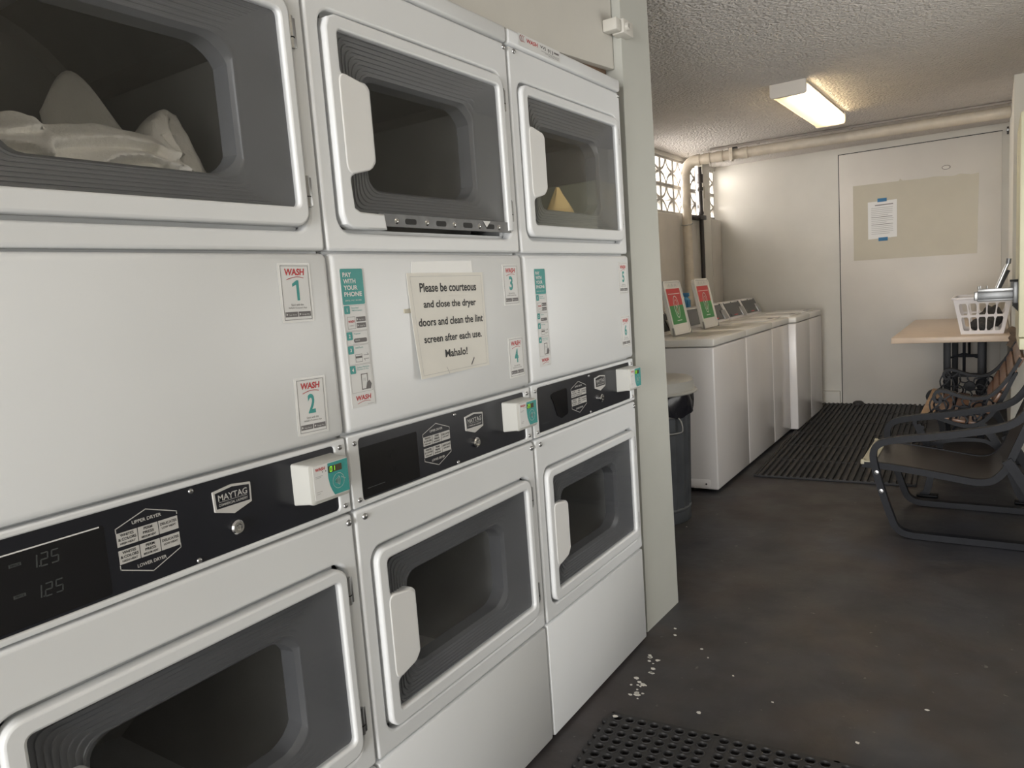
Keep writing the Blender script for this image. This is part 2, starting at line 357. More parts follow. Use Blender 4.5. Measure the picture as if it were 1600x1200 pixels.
mb = MB(); mb.tube([(.05 * math.cos(a), .05 * math.sin(a), 1.79 + .01 * math.sin(a)) for a in [2*PI*k/14 for k in range(14)]], .004, 'steel', 6, closed=True); mb.build('wire_tie', t)
t = thing('iron_pipe', 'thin black iron pipe standing between the cream pipe and the wall column', 'pipe', (XL + .055, 6.965, 0))
MB().tube([(0, 0, .9), (0, 0, 2.335)], .019, 'blackpipe', 12).build('pipe', t)
for z0, z1, rr in ((2.19, 2.27, .030), (2.12, 2.15, .027), (1.90, 1.925, .025)): MB().tube([(0, 0, z0), (0, 0, z1)], rr, 'blackpipe', 12).build('coupling', t)
MB().box(-.053, .03, -.11, .06, 1.85, 1.89, 'blackpipe', .003).build('bracket', t)
tag(MB().box(XL + .05, XL + .056, 7.075, 7.10, 2.06, 2.17, 'patch', .001).build('tape_strip'), 'yellowed strip of tape on the wall column beside the black pipe', 'tape')
mb = MB(); mb.tube([(-1.0, 6.43, 2.388), (XR, 6.56, 2.388)], .010, 'conduit', 8)
t = tag(mb.build('conduit'), 'thin grey conduit along the ceiling just in front of the cream pipe', 'conduit')
for x in (-.6, .1, .7): MB().box(x - .01, x + .01, 6.44 + (x + 1.0) * .0605 - .02, 6.44 + (x + 1.0) * .0605 + .012, 2.374, 2.399, 'conduit').build('clip', t)

# ------------------------------------------------------------------ ceiling lamps
def ceiling_lamp(x, y, rz, label, tubes, tubemat):
    t = thing('ceiling_lamp', label, 'lamp', (x, y, ZC), rz, None)
    W, L, H = .205, 1.24, .082
    MB().box(-W/2 + .01, W/2 - .01, .02, L - .02, -.022, -.001, 'lampwhite', .003).build('housing', t)
    for y0, y1 in ((0, .022), (L - .022, L)):
        MB().prism([fillet([(-W/2, -.001, 0), (-W/2, -H + .01, .01), (-W/2 + .012, -H, .008), (W/2 - .012, -H, .008), (W/2, -H + .01, .01), (W/2, -.001, 0)])], y1 - y0, 'lampwhite', frame((0, y1, 0), (1, 0, 0), (0, 0, 1), (0, -1, 0)), .002).build('end_cap', t)
    sec = fillet([(-W/2 + .004, -.02, 0), (-W/2 + .004, -H + .006, .02), (W/2 - .004, -H + .006, .02), (W/2 - .004, -.02, 0)], 4)
    mb = MB(); V = [(a, yy, b) for yy in (.022, L - .022) for a, b in sec]; K = len(sec)
    mb.add(V, [(k, k + 1, K + k + 1, K + k) for k in range(K - 1)], 'lens'); mb.build('diffuser', t, recalc=False)
    for a in tubes: MB().tube([(a, .05, -.045), (a, L - .05, -.045)], .013, tubemat, 10).build('light_tube', t)
    return t
ceiling_lamp(.033, 4.68, math.radians(-1.0), 'white box ceiling lamp with one warm lit tube near the far wall', (.048,), 'tube')
ceiling_lamp(1.22, .10, 0, 'white box ceiling lamp above the dryers, out of the picture', (-.045, .045), 'tubenear')

# ------------------------------------------------------------------ stacked dryers
W = .686
def door_hole(zb, H):
    z = lambda t: zb + H * t
    return fillet([(.074, z(.083), .012), (.626, z(.085), .012), (.624, z(.935), .012), (.073, z(.935), .012), (.073, z(.735), .012), (.090, z(.722), .012), (.140, z(.716), .018), (.150, z(.69), .015), (.150, z(.335), .015), (.138, z(.30), .015), (.090, z(.268), .012), (.074, z(.245), .012)])
def liner_loops(zb, H, n=20):
    z = lambda t: zb + H * t
    outer = (.060, .640, z(.045), z(.972)); inner = (.157, .512, z(.21), z(.762))
    def loop(t, r, bow):
        a0, a1, b0, b1 = [o + (i - o) * t for o, i in zip(outer, inner)]; L = rrect(a0, a1, b0, b1, r, 5); out = []
        cb = (b0 + b1) / 2; hb = (b1 - b0) / 2
        for a, b in L:
            k = max(0, (a - (a0 + a1) / 2) / ((a1 - a0) / 2)); out.append((a + bow * k ** 3 * (1 - ((b - cb) / hb) ** 2), b))
        return out
    return loop
def make_door(t, zb, H, name, broken=False, rear=-.62):
    dm = MB(); hole = door_hole(zb, H); z = lambda q: zb + H * q
    if broken:
        # the lower rail of the frame has come away, leaving the inner metal strip bare
        hp = [p for p in hole]
        low = [(.640, z(.02)), (.646, z(.05))]
        outer = [(.044 + .02, zb), (.165, zb), (.160, z(.075)), (.150, z(.083))]
        pts = outer + [p for p in reversed([q for q in hole if not (q[0] > .10 and q[1] < z(.2))]) ]
        # inner side runs from lower left, up the left edge, round the handle and along the top to the right edge
        inner = [q for q in hole if not (q[1] < z(.2))]
        inner = inner[::-1]
        left = [q for q in inner]
        pts = [(.070, zb), (.165, zb), (.160, z(.078)), (.092, z(.083)), (.078, z(.10))] + left + [(.626, z(.03)), (.646, z(.03))]
        pts += [(.646, z(.90)), (.640, z(.965)), (.622, z(1.0)), (.070, z(1.0)), (.052, z(.98)), (.044, z(.93)), (.044, z(.07)), (.052, z(.02))]
        dm.prism([pts], .028, 'enamel', FX(-.018), .004)
    else:
        dm.prism([rrect(.044, .646, zb, zb + H, .028), hole], .028, 'enamel', FX(-.018), .005)
    door = dm.build(name, t)
    MB().prism([fillet([(.064, z(.745), .02), (.064, z(.25), .02), (.132, z(.292), .02), (.147, z(.34), .016), (.147, z(.685), .016), (.132, z(.712), .02)])], .0085, 'handle', FX(.003), .004, 3).build('door_handle', door)
    MB().prism([rrect(.058, .642, z(.04), z(.975), .01)], .002, 'glass', FX(.0015)).build('door_glass', door)
    # ribbed dark liner dishing in to the inner window
    lp = liner_loops(zb, H); loops = []; NR = 9
    fx = FX(0)
    for i in range(NR):
        for ph, dx in ((0, 0), (.42, .0), (.5, .0035), (.82, .0035), (.9, 0)):
            tt = (i + ph) / NR * .93; x = -.0015 - .017 * tt
            L = lp(tt, .012 + .022 * tt, .028 * tt)
            loops.append([fx(a, b, x + dx * max(0, min(1, (.545 - a) / .06)) * (1 - .6 * tt)) for a, b in L])
    loops.append([fx(a, b, -.021) for a, b in lp(.96, .034, .03)]); loops.append([fx(a, b, -.026) for a, b in lp(1.0, .036, .03)]); loops.append([fx(a, b, -.06) for a, b in lp(1.02, .036, .03)])
    mb = MB(); mb.loft(loops, 'liner'); mb.build('door_liner', door, 25)
    mb = MB(); zc = z(.5)
    fr = frame((0, .343, zc), (0, 1, 0), (0, 0, 1), (1, 0, 0)); R = .245 if H > .39 else .225
    mb.lathe([(R + .05, -.075), (R + .05, rear + .02), (R + .03, rear), (.001, rear)], fr, 'drum', 36, False)
    for k in range(3):
        a = .6 + 2*PI*k/3; c, s_ = math.cos(a), math.sin(a)
        mb.loft([[fr(c * (R + .05) - s_ * w_, s_ * (R + .05) + c * w_, -.1), fr(c * (R + .05) - s_ * w_, s_ * (R + .05) + c * w_, rear)] for w_ in (-.05,)] + [[fr(c * (R - .02), s_ * (R - .02), -.1), fr(c * (R - .02), s_ * (R - .02), rear)]] + [[fr(c * (R + .05) + s_ * .05, s_ * (R + .05) - c * .05, -.1), fr(c * (R + .05) + s_ * .05, s_ * (R + .05) - c * .05, rear)]], 'drum')
    mb.build('drum', t)
    for q in (.86, .16):
        mb = MB(); mb.tube([(.0, .653, z(q) - .028), (.0, .653, z(q) + .028)], .0055, 'steel', 8).box(-.012, .002, .647, .664, z(q) - .026, z(q) + .026, 'steel', .001)
        mb.tube([(.0, .653, z(q) - .010), (.0, .653, z(q) - .008)], .0065, 'dark', 8); mb.build('hinge', door)
    if broken:
        mb = MB(); f0 = FX(-.003); mb.prism([[(.150, z(.02)), (.640, z(.02)), (.640, z(.085)), (.146, z(.085))]], .008, 'strip', f0)
        for a in (.20, .30, .40, .50, .585): mb.lathe([(.001, .011), (.004, .0105), (.007, .008)], frame((-.003, a, z(.05)), (0, 1, 0), (0, 0, 1), (1, 0, 0)), 'chrome', 10, False)
        for a in (.245, .35, .452, .545): mb.prism([rrect(a - .018, a + .018, z(.035), z(.065), .005, 3)], .001, 'dark', FX(.0048))
        mb.prism([[(.515, z(.082)), (.545, z(.082)), (.528, z(.045))]], .001, 'label', FX(.0062)); mb.build('bare_metal_strip', door)
        door['label'] = 'door with its lower rail missing and bare metal strip showing'
    return door
def screw(parent, y, z, x=0, r=.0068):
    mb = MB(); mb.lathe([(r, 0), (r * .92, r * .35), (r * .6, r * .62), (.0006, r * .7)], FX(x, y, z), 'steel', 12, False); mb.build('screw', parent)
def wash_logo(mb, a, b, wd, h, fr, d, swoosh=True):
    mb.text('WASH', a, b, h, 'red', fr, wd, d, .035, .12)
    if swoosh: mb.line([(a - wd*.42 + wd*.84*k/8, b - h*1.12 + h*.38*math.sin(PI*k/8*.8)) for k in range(9)], h*.10, 'red', fr, d)
def badge(mb, a0, a1, b0, b1, st, fr, d):
    mb.rect(a0, a1, b0, b1, 'greyink', fr, d); mb.text(st, (a0 + a1)/2 + (a1-a0)*.08, (b0+b1)/2 - (b1-b0)*.12, (b1-b0)*.36, 'label', fr, (a1-a0)*.62, d + .0002)
    mb.poly([(a0+(a1-a0)*.07, b0+(b1-b0)*.25), (a0+(a1-a0)*.2, (b0+b1)/2), (a0+(a1-a0)*.07, b1-(b1-b0)*.25)], 'label', fr, d + .0002)
def number_sticker(parent, num, y, z, tilt):
    c, s_ = math.cos(tilt), math.sin(tilt); fr = frame((.0045, y, z), (0, c, s_), (0, -s_, c), (1, 0, 0)); mb = MB()
    mb.prism([rrect(-.037, .037, -.053, .053, .002, 2)], .0005, 'sleeve', fr); mb.prism([rrect(-.033, .033, -.050, .050, .003, 3)], .0005, 'label', fr, d0=.0003)
    d = .0011; o = [(-.031, -.048), (.031, -.048), (.031, .048), (-.031, .048), (-.031, -.048)]; mb.line(o, .0008, 'greyink', fr, d)
    wash_logo(mb, 0, .037, .045, .012, fr, d); mb.text(num, 0, .004, .036, 'teal', fr, .017, d, .03) if num != '1' else mb.poly([(.001, -.014), (.007, -.014), (.007, .022), (.002, .022), (-.008, .016), (-.008, .0105), (.001, .0145)], 'teal', fr, d)
    mb.text('Start with the', 0, -.0215, .0038, 'greyink', fr, .028, d); mb.text('WASH-Connect App', 0, -.0275, .0038, 'greyink', fr, .042, d)
    badge(mb, -.029, -.001, -.043, -.034, 'App Store', fr, d); badge(mb, .001, .029, -.043, -.034, 'Google Play', fr, d)
    mb.build('number_sticker', parent, recalc=False)
def pay_sticker(parent, y0, y1, z0, z1):
    fr = FX(.0045, y0, z0); mb = MB(); w_, h = y1 - y0, z1 - z0; d = .0009
    mb.prism([rrect(0, w_, 0, h, .002, 2)], .0006, 'label', fr)
    A = lambda q: w_ * q; B = lambda q: h * q
    mb.poly(rrect(A(.03), A(.97), B(.742), B(.997), .003, 3), 'teal', fr, d)
    for i, s_ in enumerate(('PAY', 'WITH', 'YOUR', 'PHONE')): 
        wd = (.36, .52, .58, .74)[i]; mb.text(s_, A(.12 + wd/2), B(.955 - .046*i), B(.033), 'label', fr, A(wd), d + .0003, .03)
    mb.text('SIMPLE. FAST. SECURE.', A(.48), B(.772), B(.010), 'label', fr, A(.7), d + .0003)
    def block(n, b0, b1, txt):
        mb.line([(A(.06), B(b0)), (A(.96), B(b0)), (A(.96), B(b1)), (A(.06), B(b1)), (A(.06), B(b0))], .0007, 'paleink', fr, d)
        mb.poly(rrect(A(.05), A(.29), B(b1 - .058), B(b1), .002, 3), 'teal', fr, d + .0002); mb.text(n, A(.17), B(b1 - .03), B(.026), 'label', fr, None, d + .0004, .03)
        for i, s_ in enumerate(txt): mb.text(s_, A(.36 + .28 * len(s_) / 15), B(b1 - .017 - .018 * i), B(.0125), 'teal', fr, A(.56 * len(s_) / 15), d)
    block('1', .555, .735, ('Download', 'WASH-Connect')); block('2', .455, .548, ('Register',)); block('3', .312, .448, ('Add Funds',)); block('4', .108, .305, ('Select Machine', 'Number to Pay'))
    mb.line([(A(.15), B(.57)), (A(.47), B(.57)), (A(.47), B(.655)), (A(.15), B(.655)), (A(.15), B(.57))], .0006, 'greyink', fr, d)
    mb.text('WASH', A(.31), B(.622), B(.018), 'red', fr, A(.26), d, .03, .1); mb.text('CONNECT', A(.31), B(.592), B(.007), 'greyink', fr, A(.2), d)
    badge(mb, A(.52), A(.92), B(.618), B(.652), 'App Store', fr, d); badge(mb, A(.52), A(.92), B(.572), B(.608), 'Google Play', fr, d)
    mb.poly(rrect(A(.34), A(.9), B(.468), B(.498), .003, 3), 'greyink', fr, d); mb.text('****', A(.49), B(.484), B(.012), 'label', fr, A(.2), d + .0002)
    mb.line([(A(.34), B(.328)), (A(.62), B(.328)), (A(.62), B(.382)), (A(.34), B(.382)), (A(.34), B(.328))], .0008, 'greyink', fr, d); mb.rect(A(.34), A(.62), B(.355), B(.370), 'greyink', fr, d)
    mb.line([(A(.70), B(.372)), (A(.9), B(.372)), (A(.85), B(.385))], .001, 'greyink', fr, d); mb.line([(A(.9), B(.345)), (A(.70), B(.345)), (A(.75), B(.332))], .001, 'greyink', fr, d)
    mb.line([(A(.5), B(.125)), (A(.76), B(.125)), (A(.76), B(.235)), (A(.5), B(.235)), (A(.5), B(.125))], .0018, 'greyink', fr, d); mb.text('10', A(.63), B(.195), B(.022), 'paleink', fr, None, d)
    mb.poly([(A(.66), B(.128)), (A(.86), B(.120)), (A(.92), B(.155)), (A(.84), B(.185)), (A(.72), B(.17))], 'greyink', fr, d + .0002)
    wash_logo(mb, A(.52), B(.066), A(.66), B(.036), fr, d); mb.line([(A(.68), B(.012)), (A(.95), B(.012))], .0008, 'paleink', fr, d)
    mb.build('payment_sticker', parent, recalc=False)
def seven(mb, digits, a, b, h, m, fr, d):
    segs = {'0': 'abcdef', '1': 'bc', '2': 'abged', '3': 'abgcd', '5': 'afgcd'}
    w_ = h * .5; P = {'a': ((0, 1), (1, 1)), 'b': ((1, 1), (1, .5)), 'c': ((1, .5), (1, 0)), 'd': ((0, 0), (1, 0)), 'e': ((0, .5), (0, 0)), 'f': ((0, 1), (0, .5)), 'g': ((0, .5), (1, .5))}
    for c in digits:
        if c == '.': mb.rect(a - h*.16, a - h*.04, b, b + h*.12, m, fr, d); continue
        for s_ in segs[c]:
            (x0, y0), (x1, y1) = P[s_]; gx = .12 if x0 != x1 else 0; gy = .06 if y0 != y1 else 0
            mb.line([(a + (x0 + (gx if x1 > x0 else -gx)) * w_ + y0 * h * .1, b + (y0 - gy * (1 if y0 > y1 else -1)) * h), (a + (x1 - (gx if x1 > x0 else -gx)) * w_ + y1 * h * .1, b + (y1 + gy * (1 if y0 > y1 else -1)) * h)], h * .11, m, fr, d)
        a += h * .8
def make_dryer(k, y, label, number):
    t = thing('stacked_dryer', label, 'dryer', (0, y, 0), 0, 'stacked coin dryers in a row')
    a, b = .003, W - .003
    mb = MB(); mb.box(-.68, -.03, a, a + .01, .02, 1.925, 'enamel').box(-.68, -.03, b - .01, b, .02, 1.925, 'enamel').box(-.70, -.68, a, b, .02, 1.925, 'enamel')
    for z0, z1 in ((.02, .05), (.345, .356), (.88, 1.04), (1.385, 1.40), (1.915, 1.925)): mb.box(-.68, -.034, a + .01, b - .01, z0, z1, 'enamel')
    mb.box(-.03, -.022, a + .004, b - .004, .05, .40, 'enamel').box(-.03, -.022, a + .004, b - .004, .78, .89, 'enamel').box(-.03, -.022, a + .004, b - .004, 1.03, 1.44, 'enamel').box(-.03, -.022, a + .004, b - .004, 1.835, 1.92, 'enamel')
    for zl, zh in ((.39, .80), (1.43, 1.85)): mb.box(-.03, -.022, a + .004, .062, zl, zh, 'enamel').box(-.03, -.022, .636, b - .004, zl, zh, 'enamel')
    mb.build('cabinet', t)
    MB().box(-.60, -.06, .04, .64, 0, .03, 'dark').build('plinth', t)
    MB().box(-.03, 0, a, b, .010, .346, 'enamel', .006).build('kick_panel', t)
    for nm, z0, z1, zb, H, up in (('lower_front_panel', .352, .884, .400, .390, 0), ('upper_front_panel', 1.396, 1.927, 1.439, .399, 1)):
        mb = MB(); mb.prism([rrect(a, b, z0, z1, .008, 3), rrect(.036, .654, zb - .008, zb + H + .008, .034)], .030, 'enamel', FX(-.030), .006, 3); p_ = mb.build(nm, t)
        zs = 1.917 if up else .868
        for ys in (.030, .672): screw(p_, ys, zs, 0)
        make_door(t, zb, H, 'upper_door' if up else 'lower_door', broken=(k == 1 and up))
    MB().box(-.70, .004, a - .001, b + .001, 1.930, 1.970, 'enamel', .008, 3).build('top_cap', t)
    mp = MB().box(-.03, .004, a, b, 1.041, 1.391, 'enamel', .012, 4).build('middle_panel', t)
    # control console
    mb = MB(); mb.prism([rrect(a, b, .889, 1.036, .004, 2), rrect(.033, .655, .899, 1.026, .008)], .022, 'enamel', FX(-.022), .003); con = mb.build('console', t)
    MB().box(-.02, -.004, .028, .660, .894, 1.031, 'console').build('control_panel', con)
    for ys, zs in ((.021, 1.019), (.021, .904), (.668, 1.020), (.668, .904)): screw(con, ys, zs, 0, .0052)
    for zs in (1.018, .904): screw(con, .352, zs, -.004, .0046)
    fr = FX(-.0036); mb = MB(); d = 0; cx = .276 + .004 * (k > 0)
    hx = lambda q: cx + q
    mb.line([(hx(-.048), .988), (hx(-.048), .994), (hx(0), 1.011), (hx(.048), .994), (hx(.048), .990)], .0014, 'silver', fr)
    mb.line([(hx(-.048), .939), (hx(-.048), .933), (hx(0), .915), (hx(.048), .936), (hx(.048), .942)], .0014, 'silver', fr)
    mb.text('UPPER DRYER', hx(0), .9965, .0052, 'silver', fr, .046, 0, .02); mb.text('LOWER DRYER', hx(0), .930, .0052, 'silver', fr, .046, 0, .02)
    for z0 in (.9665, .9405):
        for i, tx in enumerate((('WHITES', '& COLORS', 'HIGH HEAT'), ('PERM', 'PRESS', 'MEDIUM HEAT'), ('DELICATES', 'LOW HEAT'))):
            c0 = hx(-.0325 + .0325 * i); mb.rect(c0 - .0157, c0 + .0157, z0, z0 + .0205, 'silver', fr)
            zt = z0 + .0165 - (.002 if len(tx) == 2 else 0)
            for j, s_ in enumerate(tx):
                sm = j == len(tx) - 1; mb.text(s_, c0, zt - .0062 * j, .0033 if sm else .0042, 'ink', fr, min(.027, .0034 * len(s_)) * (.85 if sm else 1), .0003, .02)
    mb.build('program_chart', con, recalc=False)
    mb = MB(); ec = .424
    mb.prism([fillet([(ec - .037, 1.006, .002), (ec, 1.011, 0), (ec + .037, 1.006, .002), (ec + .036, .972, .002), (ec, .961, .002), (ec - .036, .972, .002)])], .003, 'silver', FX(-.004), .0008)
    mb.poly([(ec - .033, 1.0025), (ec, 1.007), (ec + .033, 1.0025), (ec + .032, .976), (ec - .032, .976)], 'console', FX(-.0008))
    mb.text('MAYTAG', ec, .9935, .0105, 'silver', FX(-.0005), .056, 0, .012); mb.line([(ec - .027, .9865), (ec + .027, .9865)], .0006, 'silver', FX(-.0005)); mb.text('COMMERCIAL LAUNDRY', ec, .9815, .0042, 'silver', FX(-.0005), .056, 0, .012)
    mb.build('maker_badge', con, recalc=False)
    mb = MB(); mb.lathe([(.0125, 0), (.0125, .006), (.010, .009), (.0065, .009), (.0065, .004), (.003, .004), (.003, .008), (.0005, .008)], FX(-.004, .425, .937), 'chrome', 18, False); mb.build('key_lock', con)
    # display window
    mb = MB(); f2 = FX(-.0034)
    if k < 2:
        mb.prism([rrect(.038, .212, .903, 1.006, .003, 2)], .0006, 'display', FX(-.0042))
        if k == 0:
            mb.rect(.040, .206, 1.0035, 1.0055, 'label', f2)  # lamp tube's reflection along the display top, painted as a white line
            for z0 in (.976, .934):
                seven(mb, '1.25', .112, z0, .017, 'dim', f2, 0); mb.rect(.088, .103, z0 + .010, z0 + .0145, 'dim', f2); mb.text('PRICE', .0955, z0 + .0122, .0025, 'display', f2, .011, .0003)
        else:
            for z0 in (.968, .93): seven(mb, '1.25', .112, z0, .014, 'display', f2, 0)
            mb.line([(.05, .9205), (.10, .9205)], .0012, 'dim', f2)
        mb.build('price_display', con, recalc=False)
    else:
        mb.prism([fillet([(.105, .995, .01), (.130, 1.0, .01), (.205, 1.003, .008), (.205, .925, .01), (.165, .918, .015), (.140, .930, .01), (.120, .975, .01)])], .002, 'display', FX(-.0042), .0006); mb.line([(.052, .922), (.095, .922)], .0012, 'dim', f2)
        mb.build('price_display', con, recalc=False)
    # card reader
    rd = MB(); 
    sec0 = rrect(.550, .650, .936, 1.014, .004, 3); sec1 = rrect(.552, .646, .940, 1.013, .005, 3); sec2 = rrect(.558, .642, .946, 1.010, .006, 3); f0 = FX(0)
    rd.loft([[f0(p[0], p[1], -.004) for p in sec0], [f0(p[0], p[1], .030) for p in sec1], [f0(p[0], p[1], .040) for p in sec1], [f0(p[0], p[1], .044) for p in sec2]], 'reader', (1, 1)); rdo = rd.build('card_reader', t)
    mb = MB(); f4 = FX(.0446)
    mb.prism([rrect(.558, .642, .947, 1.0095, .003, 3)], .0006, 'label', FX(.044))
    curve = [(.593, 1.0088), (.592, .995), (.592, .982), (.5945, .968), (.599, .957), (.604, .948)]
    mb.poly(curve + [(.6415, .948), (.6415, 1.0088)], 'teal', f4, .0003)
    mb.text('WASH', .575, 1.0025, .006, 'red', f4, .023, .0003, .03, .1)
    for q in (.580, .5875): mb.poly([(q + .0011*math.cos(2*PI*i/10), .9965 + .0011*math.sin(2*PI*i/10)) for i in range(10)], 'ink', f4, .0003)
    for z0, l in ((.990, .016), (.9875, .012), (.962, .012), (.9585, .008)): mb.line([(.563, z0), (.563 + l, z0)], .0009, 'paleink', f4, .0003)
    mb.line([(.616 + .014*math.cos(2*PI*i/24), .972 + .014*math.sin(2*PI*i/24)) for i in range(25)], .0006, 'label', f4, .0006)
    for i in range(4): mb.line([(.606 + (.004 + .0032*i)*math.cos(q), .972 + (.004 + .0032*i)*math.sin(q)) for q in [-.6 + 1.2*j/6 for j in range(7)]], .0012, 'label', f4, .0006)
    mb.text('Tap Here', .628, .975, .003, 'label', f4, .012, .0006, 0, 0, -.5)
    mb.build('reader_label', rdo, recalc=False)
    mb = MB(); mb.prism([rrect(.594, .626, .991, 1.003, .001, 2)], .0008, 'leddark', FX(.0448)); seven(mb, number, .597, .993, .0085, 'led', FX(.0458), 0); mb.build('reader_display', rdo, recalc=False)
    return t, mp, con
D = []
dl = ['nearest stacked white dryer with white laundry behind its upper door, stickers 1 and 2', 'middle stacked white dryer with a paper notice taped to its front, stickers 3 and 4', 'farthest stacked white dryer beside the pillar, a yellow cloth inside, stickers 5 and 6']
Y1 = .99659
for k in range(3):
    t, mp, con = make_dryer(k, Y1 + W * (k - 1) + (.004 if k == 2 else 0), dl[k], ('01', '23', '03')[k]); D.append(t)
    if k == 0: number_sticker(mp, '1', .598, 1.320, -.01); number_sticker(mp, '2', .606, 1.113, -.03)
    if k == 1: number_sticker(mp, '3', .621, 1.313, .0); number_sticker(mp, '4', .623, 1.124, .0); pay_sticker(mp, .021, .085, 1.089, 1.362)
    if k == 2: number_sticker(mp, '5', .628, 1.315, .0); number_sticker(mp, '6', .626, 1.135, .0); pay_sticker(mp, .049, .109, 1.082, 1.353)
# asset label on the farthest dryer's cap
mb = MB(); fr = FX(.0045, 0, 0); mb.prism([rrect(.05, .275, 1.9365, 1.9685, .001, 2)], .0004, 'label', fr); d = .0007
for q in (.0, .008, .016): mb.line([(.072 + q - .014*math.cos(a), 1.957 + .009*math.sin(a)) for a in [-1.1 + 2.2*i/8 for i in range(9)]], .0022 - q*.06, 'red', fr, d)
mb.text('WASH', .121, 1.957, .011, 'red', fr, .058, d, .02, .1); mb.text('VVJ', .178, 1.957, .010, 'ink', fr, .030, d, .01); mb.text('913', .220, 1.956, .010, 'ink', fr, .030, d, .01)
mb.rect(.240, .268, 1.955, 1.960, 'greyink', fr, d)
for i, z0 in enumerate((1.9475, 1.9445, 1.9415)): mb.line([(.168 + .02*i, z0), (.268, z0)], .0009, 'greyink', fr, d)
mb.build('asset_label', D[2], recalc=False)

# paper notice on the middle dryer
t = thing('paper_notice', 'paper notice asking people to close dryer doors, taped on the middle dryer', 'notice', (0, Y1, 0))
def bend(a, b): # slight curl of the sheet, lifted at the lower left
    return .0055 + .010 * max(0, 1 - a) ** 2 * max(0, 1 - b) ** 2 + .0015 * math.sin(a * 5) * (1 - b)
def paper_pt(a, b):
    bl, br, tl, tr = Vector((.2225, 1.1195)), Vector((.497, 1.1185)), Vector((.214, 1.350)), Vector((.4945, 1.347))
    q = (bl * (1 - a) + br * a) * (1 - b) + (tl * (1 - a) + tr * a) * b
    return q
mb = MB(); N = 16
for off, m in ((0, 'paper'),):
    V = []; 
    for th in (0, .0006):
        for j in range(N + 1):
            for i in range(N + 1):
                a_, b_ = i / N, j / N; q = paper_pt(a_, b_); V.append((bend(a_, b_) + th, q.x, q.y))
    n1 = N + 1; F = []
    for j in range(N):
        for i in range(N):
            p0 = j * n1 + i; F.append((p0, p0 + n1, p0 + n1 + 1, p0 + 1)); p0 += n1 * n1; F.append((p0, p0 + 1, p0 + n1 + 1, p0 + n1))
    edge = [i for i in range(N)] + [j * n1 + N for j in range(N)] + [N * n1 + N - i for i in range(N)] + [(N - j) * n1 for j in range(N)]
    for q, e in enumerate(edge):
        e2 = edge[(q + 1) % len(edge)]; F.append((e, e2, e2 + n1 * n1, e + n1 * n1))
    mb.add(V, F, m)
mb.build('sheet', t)
mb = MB()
def prt(y, z, d=0):
    # sheet-following point for text laid out in dryer-front coordinates
    a_ = (y - .218) / .278; b_ = (z - 1.119) / .23
    return Vector((bend(a_, b_) + .0010 + d, y, z))
for st, a0, a1, z0, z1, h in (('Please be courteous', .2525, .4640, 1.3175, 1.3140, .020), ('and close the dryer', .2605, .4585, 1.2785, 1.2745, .021), ('doors and clean the lint', .2375, .4825, 1.2420, 1.2370, .018), ('screen after each use.', .2495, .4735, 1.2040, 1.1995, .017), ('Mahalo!', .3195, .4085, 1.1660, 1.1640, .018)):
    mb.text(st, (a0 + a1) / 2, (z0 + z1) / 2, h, 'ink', prt, a1 - a0, 0, .022, 0, math.atan2(z1 - z0, a1 - a0))
mb.line([(.4335, 1.143), (.4225, 1.130)], .004, 'greyink', prt); mb.line([(.320, 1.135), (.328, 1.120)], .0012, 'paleink', prt)
mb.line([(.232, 1.126), (.488, 1.125), (.486, 1.340), (.224, 1.342), (.232, 1.126)], .0006, 'paleink', prt)
mb.build('lettering', t, recalc=False)
MB().prism([[(.231, 1.347), (.455, 1.347), (.455, 1.376), (.236, 1.374)]], .0006, 'sleeve', FX(.0042)).build('clear_tape', t)
MB().box(.004, .0065, .197, .218, 1.265, 1.274, 'patch', .0006).build('tape_tab', t)

# laundry behind glass
yy = Y1 - W
def sm(a, b, x):
    t = max(0, min(1, (x - a) / (b - a))); return t * t * (3 - 2 * t)
from mathutils import noise as mnoise
def top_line(u):
    K = [(.02, 1.53), (.14, 1.585), (.20, 1.600), (.25, 1.614), (.275, 1.610), (.29, 1.600), (.33, 1.606), (.37, 1.613), (.42, 1.608), (.465, 1.606), (.48, 1.638), (.51, 1.662), (.530, 1.655), (.548, 1.61), (.555, 1.55), (.560, 1.48)]
    for (a, b), (c, d_) in zip(K, K[1:]):
        if a <= u <= c: return b + (d_ - b) * sm(0, 1, (u - a) / (c - a))
    return K[-1][1]
def crease(u, z, pts, wd, h):
    """a fold following a polyline in the (u, z) front view: soft above, undercut below"""
    best = 9; sg = 1
    for (a, b), (c, d_) in zip(pts, pts[1:]):
        t = max(0, min(1, ((u - a) * (c - a) + (z - b) * (d_ - b)) / ((c - a) ** 2 + (d_ - b) ** 2))); q = math.hypot(u - a - t * (c - a), z - b - t * (d_ - b))
        if q < best: best = q; sg = 1 if z > b + t * (d_ - b) else -1
    return h * math.exp(-(best / wd) ** 2) if sg > 0 else h * math.exp(-(best / (wd * .45)) ** 2) - h * .45 * math.exp(-((best - wd * .7) / (wd * .5)) ** 2)
